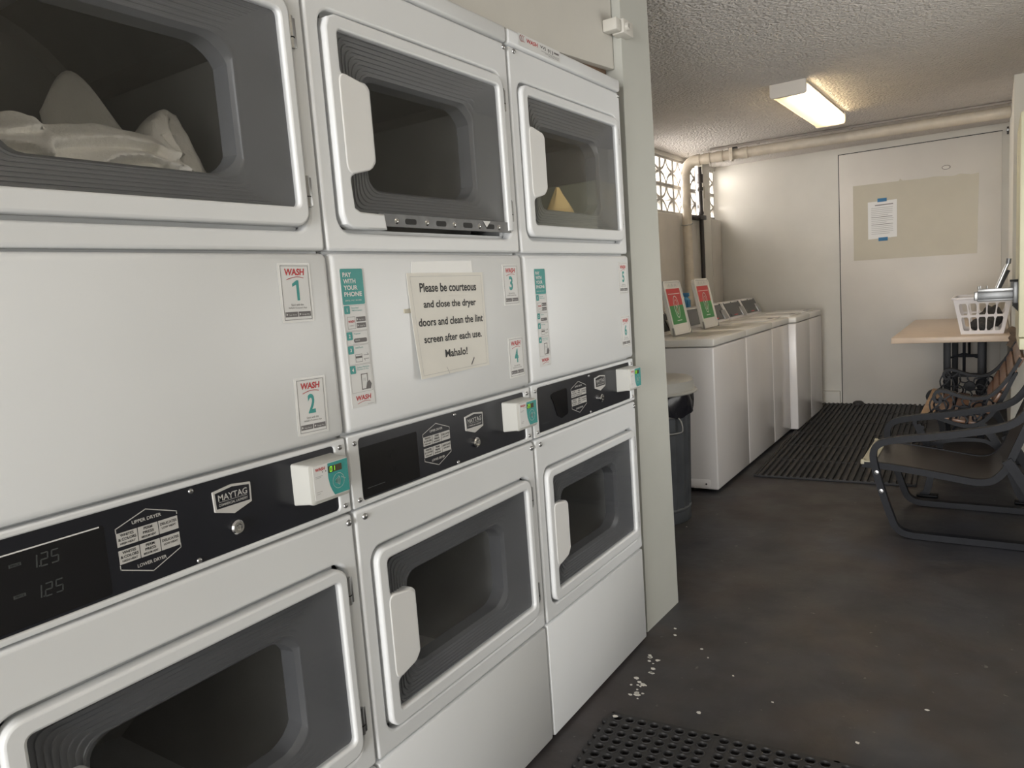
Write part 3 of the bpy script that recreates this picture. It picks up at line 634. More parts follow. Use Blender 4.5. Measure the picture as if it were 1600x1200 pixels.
def front_x(u, z, v):
    x = -.092 - .075 * v ** 2 - .02 * sm(.47, .50, u) + .006 * mnoise.noise(Vector((u * 22, z * 22, .4))) + .003 * mnoise.noise(Vector((u * 60, z * 50, 3)))
    x += crease(u, z, [(.255, 1.535), (.275, 1.565), (.33, 1.580), (.40, 1.585), (.455, 1.580), (.475, 1.566)], .016, .022)
    x += crease(u, z, [(.325, 1.530), (.37, 1.552), (.42, 1.560), (.46, 1.552), (.475, 1.535)], .013, .020)
    x += crease(u, z, [(.12, 1.548), (.20, 1.560), (.245, 1.556), (.262, 1.532)], .014, .018)
    x += crease(u, z, [(.13, 1.59), (.22, 1.578), (.268, 1.590)], .012, .012)
    x += crease(u, z, [(.475, 1.53), (.490, 1.57), (.488, 1.61), (.50, 1.64)], .010, .016)
    x += crease(u, z, [(.41, 1.525), (.43, 1.543), (.465, 1.545)], .008, .010)
    return x
mb = MB(); NU, NV, NB = 150, 46, 16; V = []
for j in range(NV + NB + 1):
    for i in range(NU + 1):
        u = .02 + .54 * i / NU; tp = top_line(u)
        if j <= NV: v = j / NV; z = 1.44 + (tp - 1.44) * v; x = front_x(u, z, v)
        else: q = (j - NV) / NB; x = front_x(u, tp, 1) - .22 * q; z = tp + .006 * math.sin(q * PI * .5) - .16 * q ** 2
        V.append((x, yy + u, max(z, 1.41)))
n1 = NU + 1; mb.add(V, [(j*n1+i, j*n1+i+1, (j+1)*n1+i+1, (j+1)*n1+i) for j in range(NV + NB) for i in range(NU)], 'cloth')
# a corner of the sheet standing up behind
V = []
for j in range(25):
    for i in range(31):
        a_, b_ = i / 30, j / 24; u = .36 + .20 * a_; tp = 1.735 - .09 * sm(0, .55, abs(a_ - .28) * 1.5) - .05 * sm(.3, 1, a_)
        V.append((-.30 + .06 * a_ - .02 * b_ + .012 * math.sin(a_ * 9 + b_ * 3), yy + u, 1.44 + (tp - 1.44) * b_))
mb.add(V, [(j*31+i, j*31+i+1, (j+1)*31+i+1, (j+1)*31+i) for j in range(24) for i in range(30)], 'cloth')
o = mb.build('laundry_pile', None, 75); tag(o, 'heap of white laundry inside the upper drum of the nearest dryer', 'laundry')
so = o.modifiers.new('thickness', 'SOLIDIFY'); so.thickness = .004; so.offset = -1
yy = Y1 + W
mb = MB()
mb.loft([[(-.115 + .022*math.cos(a)*k_ + .02*q, yy + .443 + o_ + .082*math.sin(a)*k_ + .006*math.sin(3*a), 1.47 + q + .012*math.sin(a*2)*k_) for a in [2*PI*i/24 for i in range(24)]] for k_, q, o_ in ((1.2, -.03, 0), (1.12, .04, 0), (.95, .065, -.002), (.62, .095, -.008), (.30, .122, -.014), (.06, .145, -.016))], 'yellow', (1, 1))
tag(mb.build('yellow_cloth', None, 60), 'yellow cloth lying peaked inside the upper drum of the farthest dryer', 'laundry')

# panel above the dryers and its latch
mb = MB(); mb.prism([[(-1.0, 1.974), (2.05, 2.002), (2.452, 2.032), (2.452, ZC - .003), (-1.0, ZC - .003)]], .025, 'upperpanel', FX(-.075), .002)
ap = tag(mb.build('access_panel'), 'large off-white panel closing the space above the dryers', 'panel')
MB().prism([[(1.9, 1.972), (2.448, 1.975), (2.448, 2.06), (1.9, 2.06)]], .02, 'raw', FX(-.10)).build('wooden_batten', ap)
t = thing('latch', 'small painted box latch joining the upper panel and the pillar', 'latch', (-.02, 2.45, 2.155))
MB().box(-.015, .030, -.035, .045, -.024, .024, 'upperpanel', .004).build('body', t)
MB().box(-.030, .022, -.075, -.036, -.020, .020, 'upperpanel', .005).build('strike', t)
mb = MB(); mb.lathe([(.014, 0), (.013, .008), (.007, .010), (.007, .004), (.0005, .004)], FX(.030, -.012, 0), 'upperpanel', 16, False); mb.lathe([(.006, .0055), (.0005, .0055)], FX(.030, -.012, 0), 'dark', 12, False); mb.build('turn_knob', t)

# ------------------------------------------------------------------ top-loading washers
def make_washer(y0, y1, xf, label, lid_open, kick=True):
    xb = -1.0; t = thing('washing_machine', label, 'washer', (xf, y0, 0), 0, 'top-loading washers along the left wall')
    Wd = y1 - y0 - .006; D_ = xb - xf; e = .003
    mb = MB(); mb.box(D_, 0, e, e + Wd, .022, .888, 'washer', .010, 3); mb.build('cabinet', t)
    for xx in (D_ + .06, -.16):
        for q in (.06, Wd - .06): MB().tube([(xx, q, 0), (xx, q, .03)], .018, 'dark', 10).build('foot', t)
    if kick: 
        mb = MB(); mb.box(D_ + .05, -.05, e - .0025, e + .004, .035, .082, 'washer', .002); mb.lathe([(.006, 0), (.005, .003), (.0005, .0035)], frame((-.075, e - .0025, .055), (1, 0, 0), (0, 0, 1), (0, -1, 0)), 'dark', 10, False); mb.build('side_base_strip', t)
    MB().box(D_, .004, e - .002, e + Wd + .002, .893, .940, 'washtop', .010, 3).build('top', t)
    # console at the back
    z0 = .940; xs = -.80 - xf
    mb = MB(); fr = frame((0, e + .01, 0), (1, 0, 0), (0, 0, 1), (0, 1, 0)); mb.prism([fillet([(D_ + .01, z0, 0), (xs, z0, 0), (xs - .075, 1.082, .012), (xs - .105, 1.088, .008), (D_ + .01, 1.07, .01)])], Wd - .02, 'washer', fr, .003); con = mb.build('console', t)
    sl = Vector((-.075, 0, .142)).normalized(); nn = Vector((sl.z, 0, -sl.x)); fc = frame((xs, e, z0), (0, 1, 0), sl, nn)
    mb = MB(); mb.prism([rrect(.035, Wd - .035, .020, .148, .004, 2)], .003, 'display', fc, .0006)
    f3 = frame(Vector((xs, e, z0)) + nn * .0034, (0, 1, 0), sl, nn); mb.rect(.06, .085, .030, .052, 'dim', f3); mb.rect(.09, .105, .030, .045, 'dim', f3); mb.rect(.17, .27, .030, .038, 'red', f3)
    if lid_open:
        for i in range(4): mb.rect(.08 + .05*i, .115 + .05*i, .045, .08, 'teal', f3)
        for i in range(5): mb.rect(.07 + .04*i, .10 + .04*i, .10, .108, 'paleink', f3)
    mb.build('console_panel', con, recalc=False)
    MB().box(-.03, .012, Wd - .115, Wd - .015, .012, .098, 'steel', .006, 2, fr=lambda x, y, z: fc(y, z, x)).build('coin_box', con)
    for q in (.05, Wd / 2, Wd - .05): MB().lathe([(.007, 0), (.006, .003), (.0005, .004)], frame(Vector((xs, e + q, z0)) + sl * .152, (0, 1, 0), sl, nn), 'dark', 8, False).build('screw', con)
    # lid
    lw = min(.44, Wd - .1); l0 = e + (Wd - lw) / 2; hx = -.655 - xf
    if not lid_open:
        mb = MB(); mb.box(hx, -.055, l0, l0 + lw, .940, .951, 'washtop', .004, 2); mb.box(-.10, -.06, l0 + lw * .4, l0 + lw * .6, .9505, .9515, 'dark'); mb.build('lid', t)
    else:
        l0, lw = lid_open; l0 -= y0
        mb = MB(); mb.box(hx, -.10, l0 - .04, l0 + lw + .04, .9395, .9405, 'binlid'); mb.build('tub_opening', t)
        ax = Vector((-.20, 0, 1)).normalized(); n2 = Vector((ax.z, 0, -ax.x)); fl = frame((hx, l0, .946), (0, 1, 0), ax, n2); Hh = .358
        mb = MB(); mb.prism([rrect(0, lw, 0, Hh, .03, 5)], .022, 'washtop', fl, .006, 3, d0=-.022); mb.prism([rrect(.0, lw, .0, Hh, .03, 5), rrect(.012, lw - .012, .012, Hh - .012, .024, 5)], .008, 'washtop', fl, .002, d0=-.002); lid = mb.build('lid', t)
        mb = MB(); a0, a1, b0, b1 = lw*.11, lw*.89, .070, .305; bm_ = b0 + (b1 - b0) * .52
        mb.rect(a0, a1, b0, bm_, 'green', fl, .0012); mb.rect(a0, a1, bm_, b1, 'red', fl, .0012); c = (a0 + a1) / 2
        L = [(c + .042*math.cos(q), bm_ + .004 + (.058 if math.sin(q) > 0 else .085)*math.sin(q)) for q in [2*PI*i/28 for i in range(29)]]
        mb.line(L, .007, 'label', fl, .0016); mb.line([(c + .020*math.cos(q), bm_ + .015 + .022*math.sin(q)) for q in [2*PI*i/16 for i in range(17)]], .004, 'label', fl, .0016); mb.line([(c + .014*math.cos(q), bm_ - .03 + .03*math.sin(q)) for q in [2*PI*i/16 for i in range(17)]], .006, 'label', fl, .0016); mb.rect(c - .003, c + .003, bm_ - .05, bm_ - .015, 'red', fl, .0018)
        mb.line([(a0 + .02, b1 - .035), (a1 - .02, b1 - .035)], .004, 'label', fl, .0016); mb.line([(c - .04, b0 + .022), (c + .04, b0 + .022)], .005, 'label', fl, .0016)
        for q in (.27, .45, .64): mb.line([(lw*q, b1 + .012), (lw*(q + .06), b1 + .030), (lw*(q + .1), b1 + .012)], .006, 'paleink', fl, .0016)
        mb.build('lid_sticker', lid, recalc=False)
        for q in (-.004, lw - .006): MB().box(0, .010, .0, .012, -.004, .050, 'steel', .002, fr=lambda x, y, z, q=q: fl(q + x, z, y - .004)).build('lid_hinge', lid)
    return t
make_washer(4.264, 4.952, -.33, 'nearest washer beside the rubbish bin, its lid raised', (4.50, .31))
make_washer(4.955, 5.640, -.33, 'second washer from the bin, its lid raised', (5.085, .31), False)
make_washer(5.643, 6.170, -.33, 'closed washer just before the pair standing further forward', None, False)
make_washer(6.180, 6.700, -.275, 'closed washer standing slightly forward, fourth from the bin', None, False)
make_washer(6.703, 7.210, -.275, 'closed washer at the far end of the row by the back wall', None, False)
t = thing('spray_bottle', 'small bright blue spray bottle on a washer console between the raised lids', 'bottle', (0, 0, 0))
# it stands on the second washer's console
t.location = (-.935, 5.52, 1.085)
mb = MB(); mb.lathe([(.001, 0), (.030, 0), (.032, .004), (.032, .055), (.014, .075), (.013, .085)], FZ(), 'blue', 16); mb.build('bottle_body', t)
mb = MB(); mb.box(-.045, .025, -.012, .012, .083, .112, 'blue', .006); mb.box(-.030, -.018, -.008, .008, .052, .088, 'label', .003); mb.build('spray_head', t)

# ------------------------------------------------------------------ rubbish bin
t = thing('rubbish_bin', 'round galvanised rubbish bin with black liner behind the pillar', 'bin', (-.535, 3.745, 0)); fz = FZ()
mb = MB(); prof = [(.001, .012), (.190, .012), (.205, 0), (.207, .004), (.203, .06), (.209, .066), (.209, .074), (.204, .080), (.222, .66), (.228, .664), (.228, .672), (.222, .674)]
n = 48; K = len(prof); V = []
for i in range(n):
    a = 2*PI*i/n
    for j, (r, z) in enumerate(prof):
        q = r + (.004 * math.cos(a * 24) if .079 < z < .665 and j > 6 else 0); V.append((q*math.cos(a), q*math.sin(a), z))
mb.add(V, [(i*K+k, ((i+1) % n)*K+k, ((i+1) % n)*K+k+1, i*K+k+1) for i in range(n) for k in range(K - 1)], 'bin'); mb.build('body', t)
mb = MB(); V = []; n = 60; rows = [(.225, .60), (.236, .585), (.240, .62), (.243, .66), (.238, .70), (.226, .712)]
for i in range(n):
    a = 2*PI*i/n
    for j, (r, z) in enumerate(rows): V.append(((r + .006*math.sin(a*9 + j) + .005*math.sin(a*23 + 2*j))*math.cos(a), (r + .006*math.sin(a*9 + j) + .005*math.sin(a*23+2*j))*math.sin(a), z + .010*math.sin(a*7 + j)))
K = len(rows); mb.add(V, [(i*K+k, ((i+1) % n)*K+k, ((i+1) % n)*K+k+1, i*K+k+1) for i in range(n) for k in range(K - 1)], 'bag'); mb.build('bin_liner', t)
mb = MB(); mb.lathe([(.226, .715), (.262, .700), (.266, .706), (.258, .716), (.250, .716), (.246, .765), (.236, .775), (.18, .782), (.001, .786)], fz, 'binlid', 40); mb.build('lid', t)
for sg in (-.64, PI - .64):
    c, s_ = math.cos(sg), math.sin(sg); P = [Vector((c*.226 - s_*q, s_*.226 + c*q, z)) + Vector((c, s_, 0))*o for q, z, o in ((-.035, .585, 0), (-.05, .56, .012), (-.052, .52, .022), (-.035, .505, .024), (.035, .505, .024), (.052, .52, .022), (.05, .56, .012), (.035, .585, 0))]
    mb = MB(); mb.tube(spline(P, 4), .005, 'steel', 8); mb.box(-.028, .028, -.002, .010, -.012, .018, 'steel', .002, fr=frame(Vector((c*.222, s_*.222, .592)), (-s_, c, 0), (c, s_, 0), (0, 0, 1))); mb.build('handle', t)

# ------------------------------------------------------------------ floor mats
def holed_mat(nx, ny, p, label, loc, rz, extra=None):
    mb = MB(); th = .012; n = 16; rr = p * .31; 
    for i in range(nx):
        for j in range(ny):
            cx, cy = (i + .5) * p, -(j + .5) * p
            sq = []
            for k in range(n):
                a = 2*PI*k/n + PI/n*0; c, s_ = math.cos(a), math.sin(a); q = (p/2) / max(abs(c), abs(s_)); sq.append((cx + c*q, cy + s_*q, th))
            R_ = lambda q, z: [(cx + q*p*math.cos(2*PI*k/n), cy + q*p*math.sin(2*PI*k/n), z) for k in range(n)]
            rings = [sq, R_(.45, th), R_(.42, th + .0018), R_(.36, th + .0018), R_(.33, th), R_(.33, .001)]
            mb.loft(rings, 'rubber')
    X, Y = nx * p, -ny * p
    for a, b in (((0, 0), (X, 0)), ((X, 0), (X, Y)), ((X, Y), (0, Y)), ((0, Y), (0, 0))):
        d_ = Vector((b[0]-a[0], b[1]-a[1], 0)).normalized(); nn = Vector((-d_.y, d_.x, 0)) * .007
        A, B = Vector((a[0], a[1], 0)) - d_*.007, Vector((b[0], b[1], 0)) + d_*.007
        mb.add([A, B, B + nn, A + nn] + [q + Vector((0, 0, th)) for q in (A, B, B + nn, A + nn)], [(0, 1, 5, 4), (1, 2, 6, 5), (2, 3, 7, 6), (3, 0, 4, 7), (4, 5, 6, 7)], 'rubber')
    o = mb.build('rubber_mat'); o.location = loc; o.rotation_euler = (0, 0, rz); tag(o, label, 'mat', 'holed rubber mat tiles in the foreground')
    if extra == 'tabs':
        for j in range(1, ny, 1):
            for q in (0,): MB().lathe([(.001, .010), (.009, .010), (.010, .007), (.010, 0)], FZ(-.015, -j * p, 0), 'rubber', 12, False).build('joining_tab', o)
    return o
mz = math.atan2(.053, .64); p0 = Vector((.103, 1.868, 0)); dv = Vector((math.cos(mz), math.sin(mz), 0))
holed_mat(8, 11, .0373, 'holed black rubber mat tile nearest the dryers, a white fleck on its corner', p0, mz, 'tabs')
holed_mat(8, 11, .0373, 'holed black rubber mat tile in the middle of the foreground row', p0 + dv * .3125, mz)
holed_mat(8, 11, .0373, 'holed black rubber mat tile at the right, last of the foreground row', p0 + dv * .625, mz)
# long slotted mat in front of the washers
mb = MB(); L0, Wm = 2.84, .925; seg = 6; sl = L0 / seg
mb.box(0, Wm, 0, L0, .001, .005, 'iron')
nr = 24
for i in range(nr + 1):
    x = Wm * i / nr
    for s_ in range(seg): mb.box(max(0, x - .009), min(Wm, x + .009), s_ * sl + .004, (s_ + 1) * sl - .004, .004, .018, 'rubbermat' if (i + s_ * 5) % 4 else 'rubber')
for s_ in range(seg + 1): mb.box(0, Wm, max(0, s_ * sl - .012), min(L0, s_ * sl + .012), .004, .012, 'rubber')
for x in (0, Wm - .02): mb.box(x, x + .02, 0, L0, .004, .014, 'rubbermat')
o = mb.build('slotted_mat'); o.location = (-.245, 4.72, 0); o.rotation_euler = (0, 0, math.radians(2.3)); tag(o, 'long slotted black rubber mat in front of the washers', 'mat')
tag(MB().lathe([(.001, .045), (.03, .043), (.045, .034), (.05, .015), (.048, 0)], FZ(-.02, 7.53, .0), 'rubbermat', 16, False).build('door_stop'), 'dark round rubber lump on the floor at the foot of the door', 'door stop')
# flakes of paint
mb = MB(); rnd = random.Random(3)
spots = [(.055 + .02*rnd.random(), 2.22 + .05*rnd.random()) for _ in range(4)] + [(.06 + .05*rnd.random(), 2.05 + .22*rnd.random()) for _ in range(11)] + [(.09 + .04*rnd.random(), 1.98 + .1*rnd.random()) for _ in range(9)] + [(.2, 2.38), (.24, 2.33), (.35, 2.25), (.5, 2.15), (.32, 2.0), (.75, 2.05), (.9, 2.3), (.116, 1.85), (-.30, 3.62), (.06, 2.49), (.08, 2.44)]
for x, y in spots:
    r = .004 + .008 * rnd.random() ** 2; a0 = rnd.random()*6; n = 6; zt = .0167 if (x, y) == (.116, 1.85) else .0012
    pts = [(x + r*(.5 + rnd.random()*.7)*math.cos(a0 + 2*PI*i/n), y + r*(.4 + rnd.random()*.5)*math.sin(a0 + 2*PI*i/n)) for i in range(n)]
    mb.prism([pts], .0012, 'chip', FZ(0, 0, zt - .0011))
o = mb.build('paint_flakes'); o['kind'] = 'stuff'; o['label'] = 'scattered white paint flakes on the dark floor by the dryers'; o['category'] = 'debris'

# ------------------------------------------------------------------ sled-frame chair
t = thing('lounge_chair', 'low chair with black sled frame and brown seat, nearest on the right', 'chair', (0, 0, 0))
bar = [(-.5, -.5), (.5, -.5), (.5, .5), (-.5, .5)]
def side(y):
    pts = [(1.42, y, .018), (1.10, y, .018), (.80, y, .018), (.715, y, .022), (.672, y, .045), (.650, y, .09), (.615, y, .20), (.588, y, .30), (.573, y, .38), (.578, y, .425), (.598, y, .450), (.632, y, .466), (.70, y, .480), (.80, y, .494), (.95, y, .520), (1.07, y, .546), (1.13, y, .572), (1.17, y, .612), (1.22, y, .70), (1.26, y, .78)]
    return spline(pts, 4)
def rectbar(mb, path, w_, h, m, up=(0, 1, 0)):
    mb.tube(path, 1, m, prof=[(-h/2, -w_/2), (h/2, -w_/2), (h/2, w_/2), (-h/2, w_/2)], up=up)
for y in (3.83, 4.39):
    mb = MB(); rectbar(mb, side(y), .040, .030, 'iron'); o = mb.build('side_frame', t, 30)
    for x, z in ((.588, .315), (.607, .225)): MB().lathe([(.011, 0), (.010, .004), (.001, .006)], frame((x, y - .020, z), (1, 0, 0), (0, 0, 1), (0, -1, 0)), 'steel', 10, False).build('bolt', o)
    mb = MB(); rectbar(mb, spline([(1.105, y + .02, .40), (1.15, y + .02, .33), (1.25, y + .02, .15), (1.32, y + .02, .03)], 4), .035, .04, 'iron'); mb.build('rear_leg', t, 30)
seatp = [(.520, .352), (.60, .348), (.70, .338), (.82, .322), (.92, .307), (.99, .298), (1.04, .305), (1.075, .335), (1.10, .38), (1.13, .46), (1.16, .54), (1.19, .62)]
def strip(mb, P, y0, y1, th, m):
    Q = spline([(a, 0, b) for a, b in P], 4); V = []; n = len(Q)
    for i, q in enumerate(Q):
        tg = (Q[min(i+1, n-1)] - Q[max(i-1, 0)]).normalized(); nn = Vector((-tg.z, 0, tg.x)) * th
        V += [(q.x, y0, q.z), (q.x, y1, q.z), (q.x - nn.x, y1, q.z - nn.z), (q.x - nn.x, y0, q.z - nn.z)]
    mb.loft([V[4*i:4*i+4] for i in range(n)], m, (1, 1))
mb = MB(); strip(mb, seatp, 3.855, 4.365, .014, 'seat'); mb.build('seat', t, 50)
for y in (3.853, 4.345): mb = MB(); strip(mb, [(a, b + .004) for a, b in seatp], y, y + .022, .030, 'iron'); mb.build('seat_rail', t, 50)
mb = MB(); mb.box(.515, .575, 3.852, 4.368, .352, .359, 'cream', .003); mb.box(.512, .530, 3.852, 3.872, .340, .364, 'cream', .004); mb.box(.512, .530, 4.348, 4.368, .340, .364, 'cream', .004); mb.build('front_edge', t)

# ------------------------------------------------------------------ cast-iron slatted bench
t = thing('garden_bench', 'cast-iron bench with scroll arms and wooden slats, behind the low chair', 'bench', (0, 0, 0))
def flat(mb, pts, y, w_=.030, h=.016, n=5): rectbar(mb, spline([(a, y, b) for a, b in pts], n), w_, h, 'iron')
def bench_end(y):
    mb = MB()
    # arm with scroll, running down and then up into the back post
    flat(mb, [(.800, .535), (.785, .548), (.782, .572), (.795, .592), (.822, .598), (.855, .590), (.90, .572), (.95, .560), (1.00, .560), (1.04, .575), (1.085, .62), (1.13, .69), (1.17, .77)], y, .05, .016)
    flat(mb, [(.80, .535), (.812, .545), (.808, .560)], y, .045, .014)
    # front knuckle and cabriole leg
    flat(mb, [(.735, .395), (.700, .400), (.690, .425), (.705, .450), (.745, .458), (.80, .450), (.87, .425), (.93, .412), (.99, .425), (1.04, .47), (1.09, .56), (1.15, .70)], y, .05, .020)
    flat(mb, [(.700, .41), (.735, .33), (.775, .22), (.765, .12), (.745, .03), (.72, .008)], y, .045, .035)
    mb.box(.695, .80, y - .03, y + .03, 0, .014, 'iron', .005)
    flat(mb, [(1.00, .42), (1.06, .34), (1.12, .20), (1.17, .06), (1.20, .008)], y, .045, .035); mb.box(1.15, 1.25, y - .03, y + .03, 0, .014, 'iron', .005)
    flat(mb, [(.76, .30), (.88, .33), (1.02, .33), (1.09, .27)], y, .03, .02)
    # pierced lattice under the arm
    c = (.925, .490)
    mb.lathe([(.030, -.008), (.034, 0), (.030, .008), (.001, .010)], frame((c[0], y, c[1]), (1, 0, 0), (0, 0, 1), (0, 1, 0)), 'iron', 14, False)
    mb.lathe([(.030, -.008), (.001, -.010)], frame((c[0], y, c[1]), (1, 0, 0), (0, 0, 1), (0, 1, 0)), 'iron', 14, False)
    for q in range(8):
        a = 2*PI*q/8; flat(mb, [(c[0] + .03*math.cos(a), c[1] + .03*math.sin(a)), (c[0] + .055*math.cos(a + .25), c[1] + .055*math.sin(a + .25)), (c[0] + .078*math.cos(a), c[1] + .072*math.sin(a))], y, .012, .008, 3)
    for cx, cz, rr in ((.815, .520, .034), (.862, .465, .028), (.792, .478, .022), (.995, .505, .034), (.985, .455, .024), (1.03, .53, .024)):
        mb.tube([(cx + rr*math.cos(2*PI*i/14), y, cz + rr*math.sin(2*PI*i/14)) for i in range(14)], .0055, 'iron', 6, closed=True)
    for pts in ([(.80, .59), (.82, .555), (.84, .50), (.835, .455)], [(.70, .44), (.76, .475), (.83, .55), (.87, .58)], [(.86, .59), (.875, .53), (.85, .47)], [(.95, .415), (1.0, .47), (1.03, .56)], [(.78, .57), (.76, .52), (.775, .46)]): flat(mb, pts, y, .012, .008, 4)
    # lower apron rosette
    c2 = (.905, .375); mb.tube([(c2[0] + .035*math.cos(2*PI*i/16), y, c2[1] + .035*math.sin(2*PI*i/16)) for i in range(16)], .006, 'iron', 6, closed=True); mb.lathe([(.016, -.006), (.016, .006), (.001, .007)], frame((c2[0], y, c2[1]), (1, 0, 0), (0, 0, 1), (0, 1, 0)), 'iron', 10)
    mb.build('cast_iron_end', t, 40)
B0, B1 = 4.58, 5.50
for y in (B0, B1): bench_end(y)
def slat(a0, a1, m, name):
    A, B = Vector((a0[0], 0, a0[1])), Vector((a1[0], 0, a1[1])); tg = (B - A); L = tg.length; tg.normalize(); nn = Vector((-tg.z, 0, tg.x))
    MB().box(0, L, B0 - .015, B1 + .015, 0, .018, m, .004, 2, fr=lambda x, y, z: A + tg * x + nn * z + Vector((0, y, 0))).build(name, t)
for i in range(4): x = .715 + .075 * i; slat((x, .455 - .012*i), (x + .062, .446 - .012*i), 'woodpale' if i == 0 else 'wood', 'seat_slat')
for i in range(5):
    q0, q1 = (1.035 + .032*i, .475 + .062*i), (1.035 + .032*i + .026, .475 + .062*i + .050); slat(q0, q1, 'wood', 'back_slat')

# ------------------------------------------------------------------ folding table with laundry basket
t = thing('laundry_table', 'pale laminate folding table with black trestle legs in the far right corner', 'table', (.45, 5.75, 0))
TX, TY, TZ = XR - .45 - .004, YB - 5.75 - .03, .79
MB().box(0, TX, 0, TY, TZ - .042, TZ, 'table', .006, 2).build('table_top', t)
for yy_ in (.28, TY - .30):
    tr = MB()
    for x in (.325, .530): tr.box(x - .022, x + .022, yy_ - .022, yy_ + .022, .022, TZ - .043, 'iron', .003)
    tr.box(.10, TX - .05, yy_ - .03, yy_ + .03, .020, .045, 'iron', .004); tr.box(.325, .53, yy_ - .012, yy_ + .012, .48, .505, 'iron').box(.20, .66, yy_ - .02, yy_ + .02, TZ - .062, TZ - .042, 'iron')
    o = tr.build('trestle_leg', t)
    gm = MB(); gm.tube([(.428, yy_, .50), (.428, yy_, TZ - .05)], .010, 'iron', 8); gm.tube([(.335, yy_, .612), (.428, yy_, .645), (.52, yy_, .612)], .007, 'iron', 8); gm.build('brace_grid', o)
def basket(loc):
    t = thing('laundry_basket', 'white plastic laundry basket with square holes on the far table', 'basket', loc)
    H, w0, d0, w1, d1 = .245, .235, .36, .325, .45
    def wall(p0, p1, q0, q1, n, name):
        """wall between bottom edge p0-p1 and top edge q0-q1, pierced by two rows of n holes"""
        p0, p1, q0, q1 = map(Vector, (p0, p1, q0, q1)); fr_ = lambda a, b, d=0: (p0*(1-a) + p1*a)*(1-b) + (q0*(1-a) + q1*a)*b + nrm*d
        nrm = (p1 - p0).cross(q0 - p0).normalized(); loops = [[(0, 0), (1, 0), (1, 1), (0, 1)]]
        for r0, r1 in ((.10, .48), (.54, .86)):
            for i in range(n):
                a0 = .05 + .90*i/n + .014; a1 = .05 + .90*(i+1)/n - .014
                loops.append([(a0 + .02, r0), (a1 - .02, r0), (a1, r0 + .06), (a1, r1 - .06), (a1 - .02, r1), (a0 + .02, r1), (a0, r1 - .06), (a0, r0 + .06)])
        MB().prism(loops, .005, 'basket', fr_).build(name, t)
    b = [(-w0/2, 0, 0), (w0/2, 0, 0), (w0/2, d0, 0), (-w0/2, d0, 0)]; c = [(-w1/2, -.035, H), (w1/2, -.035, H), (w1/2, d1 - .035, H), (-w1/2, d1 - .035, H)]
    for i in range(4):
        j = (i + 1) % 4; wall(b[i], b[j], c[i], c[j], 5 if i % 2 == 0 else 7, 'basket_wall')
    MB().box(-w0/2, w0/2, 0, d0, 0, .006, 'basket', .002).build('basket_floor', t)
    mb = MB(); mb.prism([rrect(-w1/2 - .016, w1/2 + .016, -.051, d1 - .019, .03), rrect(-w1/2 + .004, w1/2 - .004, -.031, d1 - .039, .02)], .016, 'basket', FZ(0, 0, H - .008), .005); mb.build('rim', t)
    mb = MB()
    for q in range(3):
        V = []
        for j in range(7):
            for i in range(14):
                a = 2*PI*i/14; s_ = math.sin(PI*(j + .4)/7.2); V.append(((.01 + .02*q) + (.085 - .01*q)*s_*math.cos(a)*(1 + .1*math.sin(3*a+q)), .10 + .08*q + .075*s_*math.sin(a)*(1 + .12*math.sin(4*a)), .012 + (.10 + .035*q)*(1 - math.cos(PI*j/7))/2 + .008*math.sin(2*a + q)))
        mb.add(V, [(j*14+i, j*14+(i+1) % 14, (j+1)*14+(i+1) % 14, (j+1)*14+i) for j in range(6) for i in range(14)] + [tuple(range(14))[::-1], tuple(84 + i for i in range(14))], 'greycloth')
    o = mb.build('grey_laundry', None, 70); o.location = loc; tag(o, 'dark grey laundry heaped inside the white basket', 'laundry')
    mb = MB(); mb.lathe([(.001, .045), (.018, .042), (.03, .03), (.034, .016), (.02, .008), (.001, .007)], FZ(.075, .055, 0), 'whitecloth', 14, False); o = mb.build('white_sock', None, 70); o.location = loc; tag(o, 'small white cloth at the right bottom of the white basket', 'laundry')
basket((.985, 5.90, .79))

# ------------------------------------------------------------------ cream vending machine with its coin slide at the right edge
t = thing('vending_machine', 'cream wall-hung dispenser with a steel coin slide at the right edge', 'vending machine', (1.156, 4.50, 0))
mb = MB(); mb.box(0, .460, 0, .70, .885, 1.99, 'vend', .008, 2); mb.build('cabinet', t)
MB().box(0.004, .455, .004, .70, .822, .880, 'vend', .006, 2).build('base', t)
sl_ = MB(); ys = .10
sl_.box(-.182, 0, ys, ys + .055, 1.082, 1.118, 'slide', .003); sl_.box(-.176, 0, ys + .005, ys + .05, 1.118, 1.136, 'slidebright', .003); sl_.box(-.178, -.004, ys - .006, ys + .061, 1.070, 1.083, 'slide', .003)
sl_.box(-.192, -.176, ys - .004, ys + .060, 1.076, 1.122, 'slidebright', .004); sl = sl_.build('coin_slide', t)
for x, y in ((-.172, .012), (-.165, .045), (-.135, .03)): MB().tube([(x, ys + y, 1.13), (x, ys + y, 1.150)], .004, 'slidebright', 8).build('coin_pin', sl)
mb = MB(); mb.box(-.022, .0, ys - .02, ys + .075, 1.055, 1.165, 'slide', .004)
for i in range(5): mb.box(-.024 + .005*i, -.018 + .005*i, ys - .018, ys + .05, 1.040 - .006*i, 1.06, 'dark')
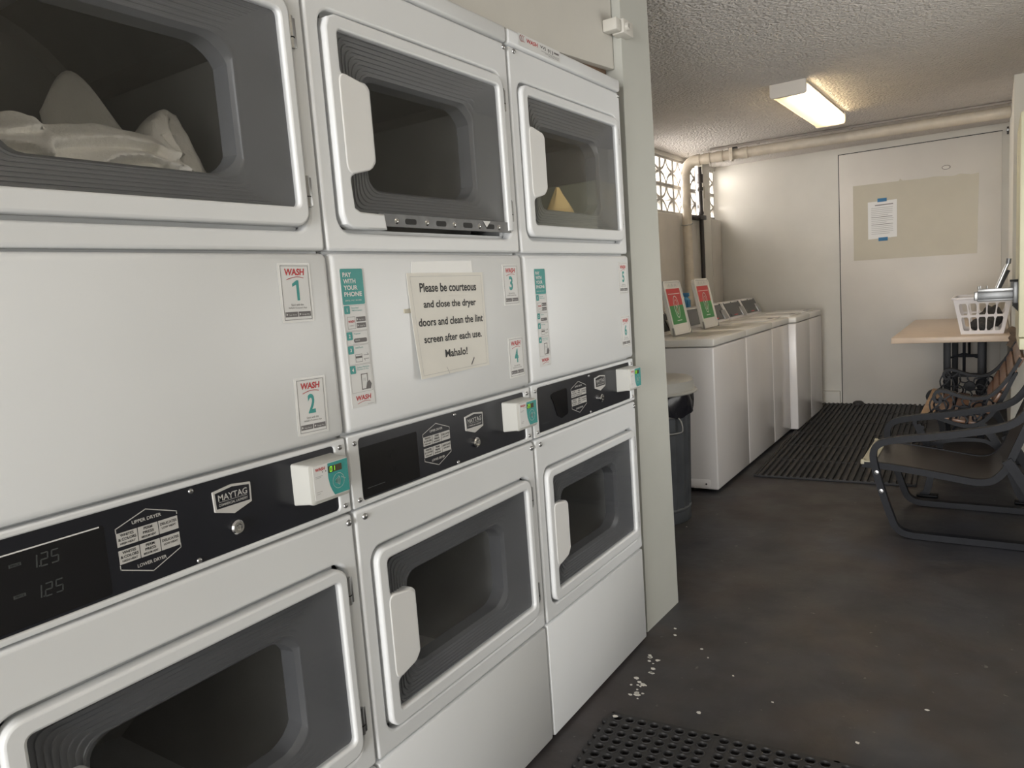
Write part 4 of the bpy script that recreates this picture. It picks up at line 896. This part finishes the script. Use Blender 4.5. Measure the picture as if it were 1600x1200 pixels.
for i in range(3): mb.tube([(-.028 + .010*i, ys + .01, 1.13), (-.028 + .010*i, ys + .01, 1.165)], .005, 'slidebright', 8); mb.tube([(-.028 + .010*i, ys + .01, 1.165), (-.028 + .010*i, ys + .01, 1.176)], .008, 'dark', 8)
mb.build('slide_housing', t)
mb = MB(); mb.tube([(-.095, ys + .03, 1.125), (-.050, ys + .03, 1.245), (-.043, ys + .03, 1.262)], .009, 'slidebright', 10); mb.tube([(-.080, ys + .03, 1.135), (-.040, ys + .03, 1.225)], .007, 'dark', 8); mb.tube([(-.043, ys + .03, 1.258), (-.040, ys + .03, 1.285)], [.012, .012], 'slide', 12); mb.box(-.085, -.03, ys + .02, ys + .04, 1.118, 1.132, 'dark', .003); mb.build('pull_lever', t)
# torn board behind the bench
tag(MB().prism([[(0, 0), (.018, .03), (.010, .045), (.026, .07), (.008, .105), (.03, .12), (.075, .10), (.09, .02), (.09, -.04), (.06, -.05), (.035, -.03)]], .012, 'brown', frame((1.118, 5.66, .735), (1, 0, 0), (0, 0, 1), (0, -1, 0)), .001).build('torn_board'), 'torn brown board end sticking out beside the table, under the dispenser', 'board')

# notice on the painted door
t = thing('paper_notice', 'white printed page taped with blue tape on the painted door', 'notice', (.1945, YB - .0245, 1.715))
fy = FYm(); MB().prism([[(-.118, -.172), (.118, -.166), (.120, .165), (-.118, .162)]], .001, 'label', fy).build('sheet', t)
mb = MB(); MB_ = mb; rnd = random.Random(5); mb.line([(-.055, .128), (.085, .130)], .008, 'greyink', fy, .0014)
for i in range(15):
    z0 = .104 - .0165*i; x1 = .09 - (.06*rnd.random() if i in (4, 8, 11, 14) else .01*rnd.random()); mb.line([(-.088, z0), (x1, z0)], .0045, 'greyink' if i in (5, 9) else 'paleink', fy, .0014)
mb.build('printed_lines', t, recalc=False)
for z0, x0 in ((.172, .0), (-.178, .005)): MB().box(x0 - .038, x0 + .038, -.0022, -.0008, z0 - .016, z0 + .016, 'tape', .0004).build('tape_piece', t)
bpy.context.view_layer.update()
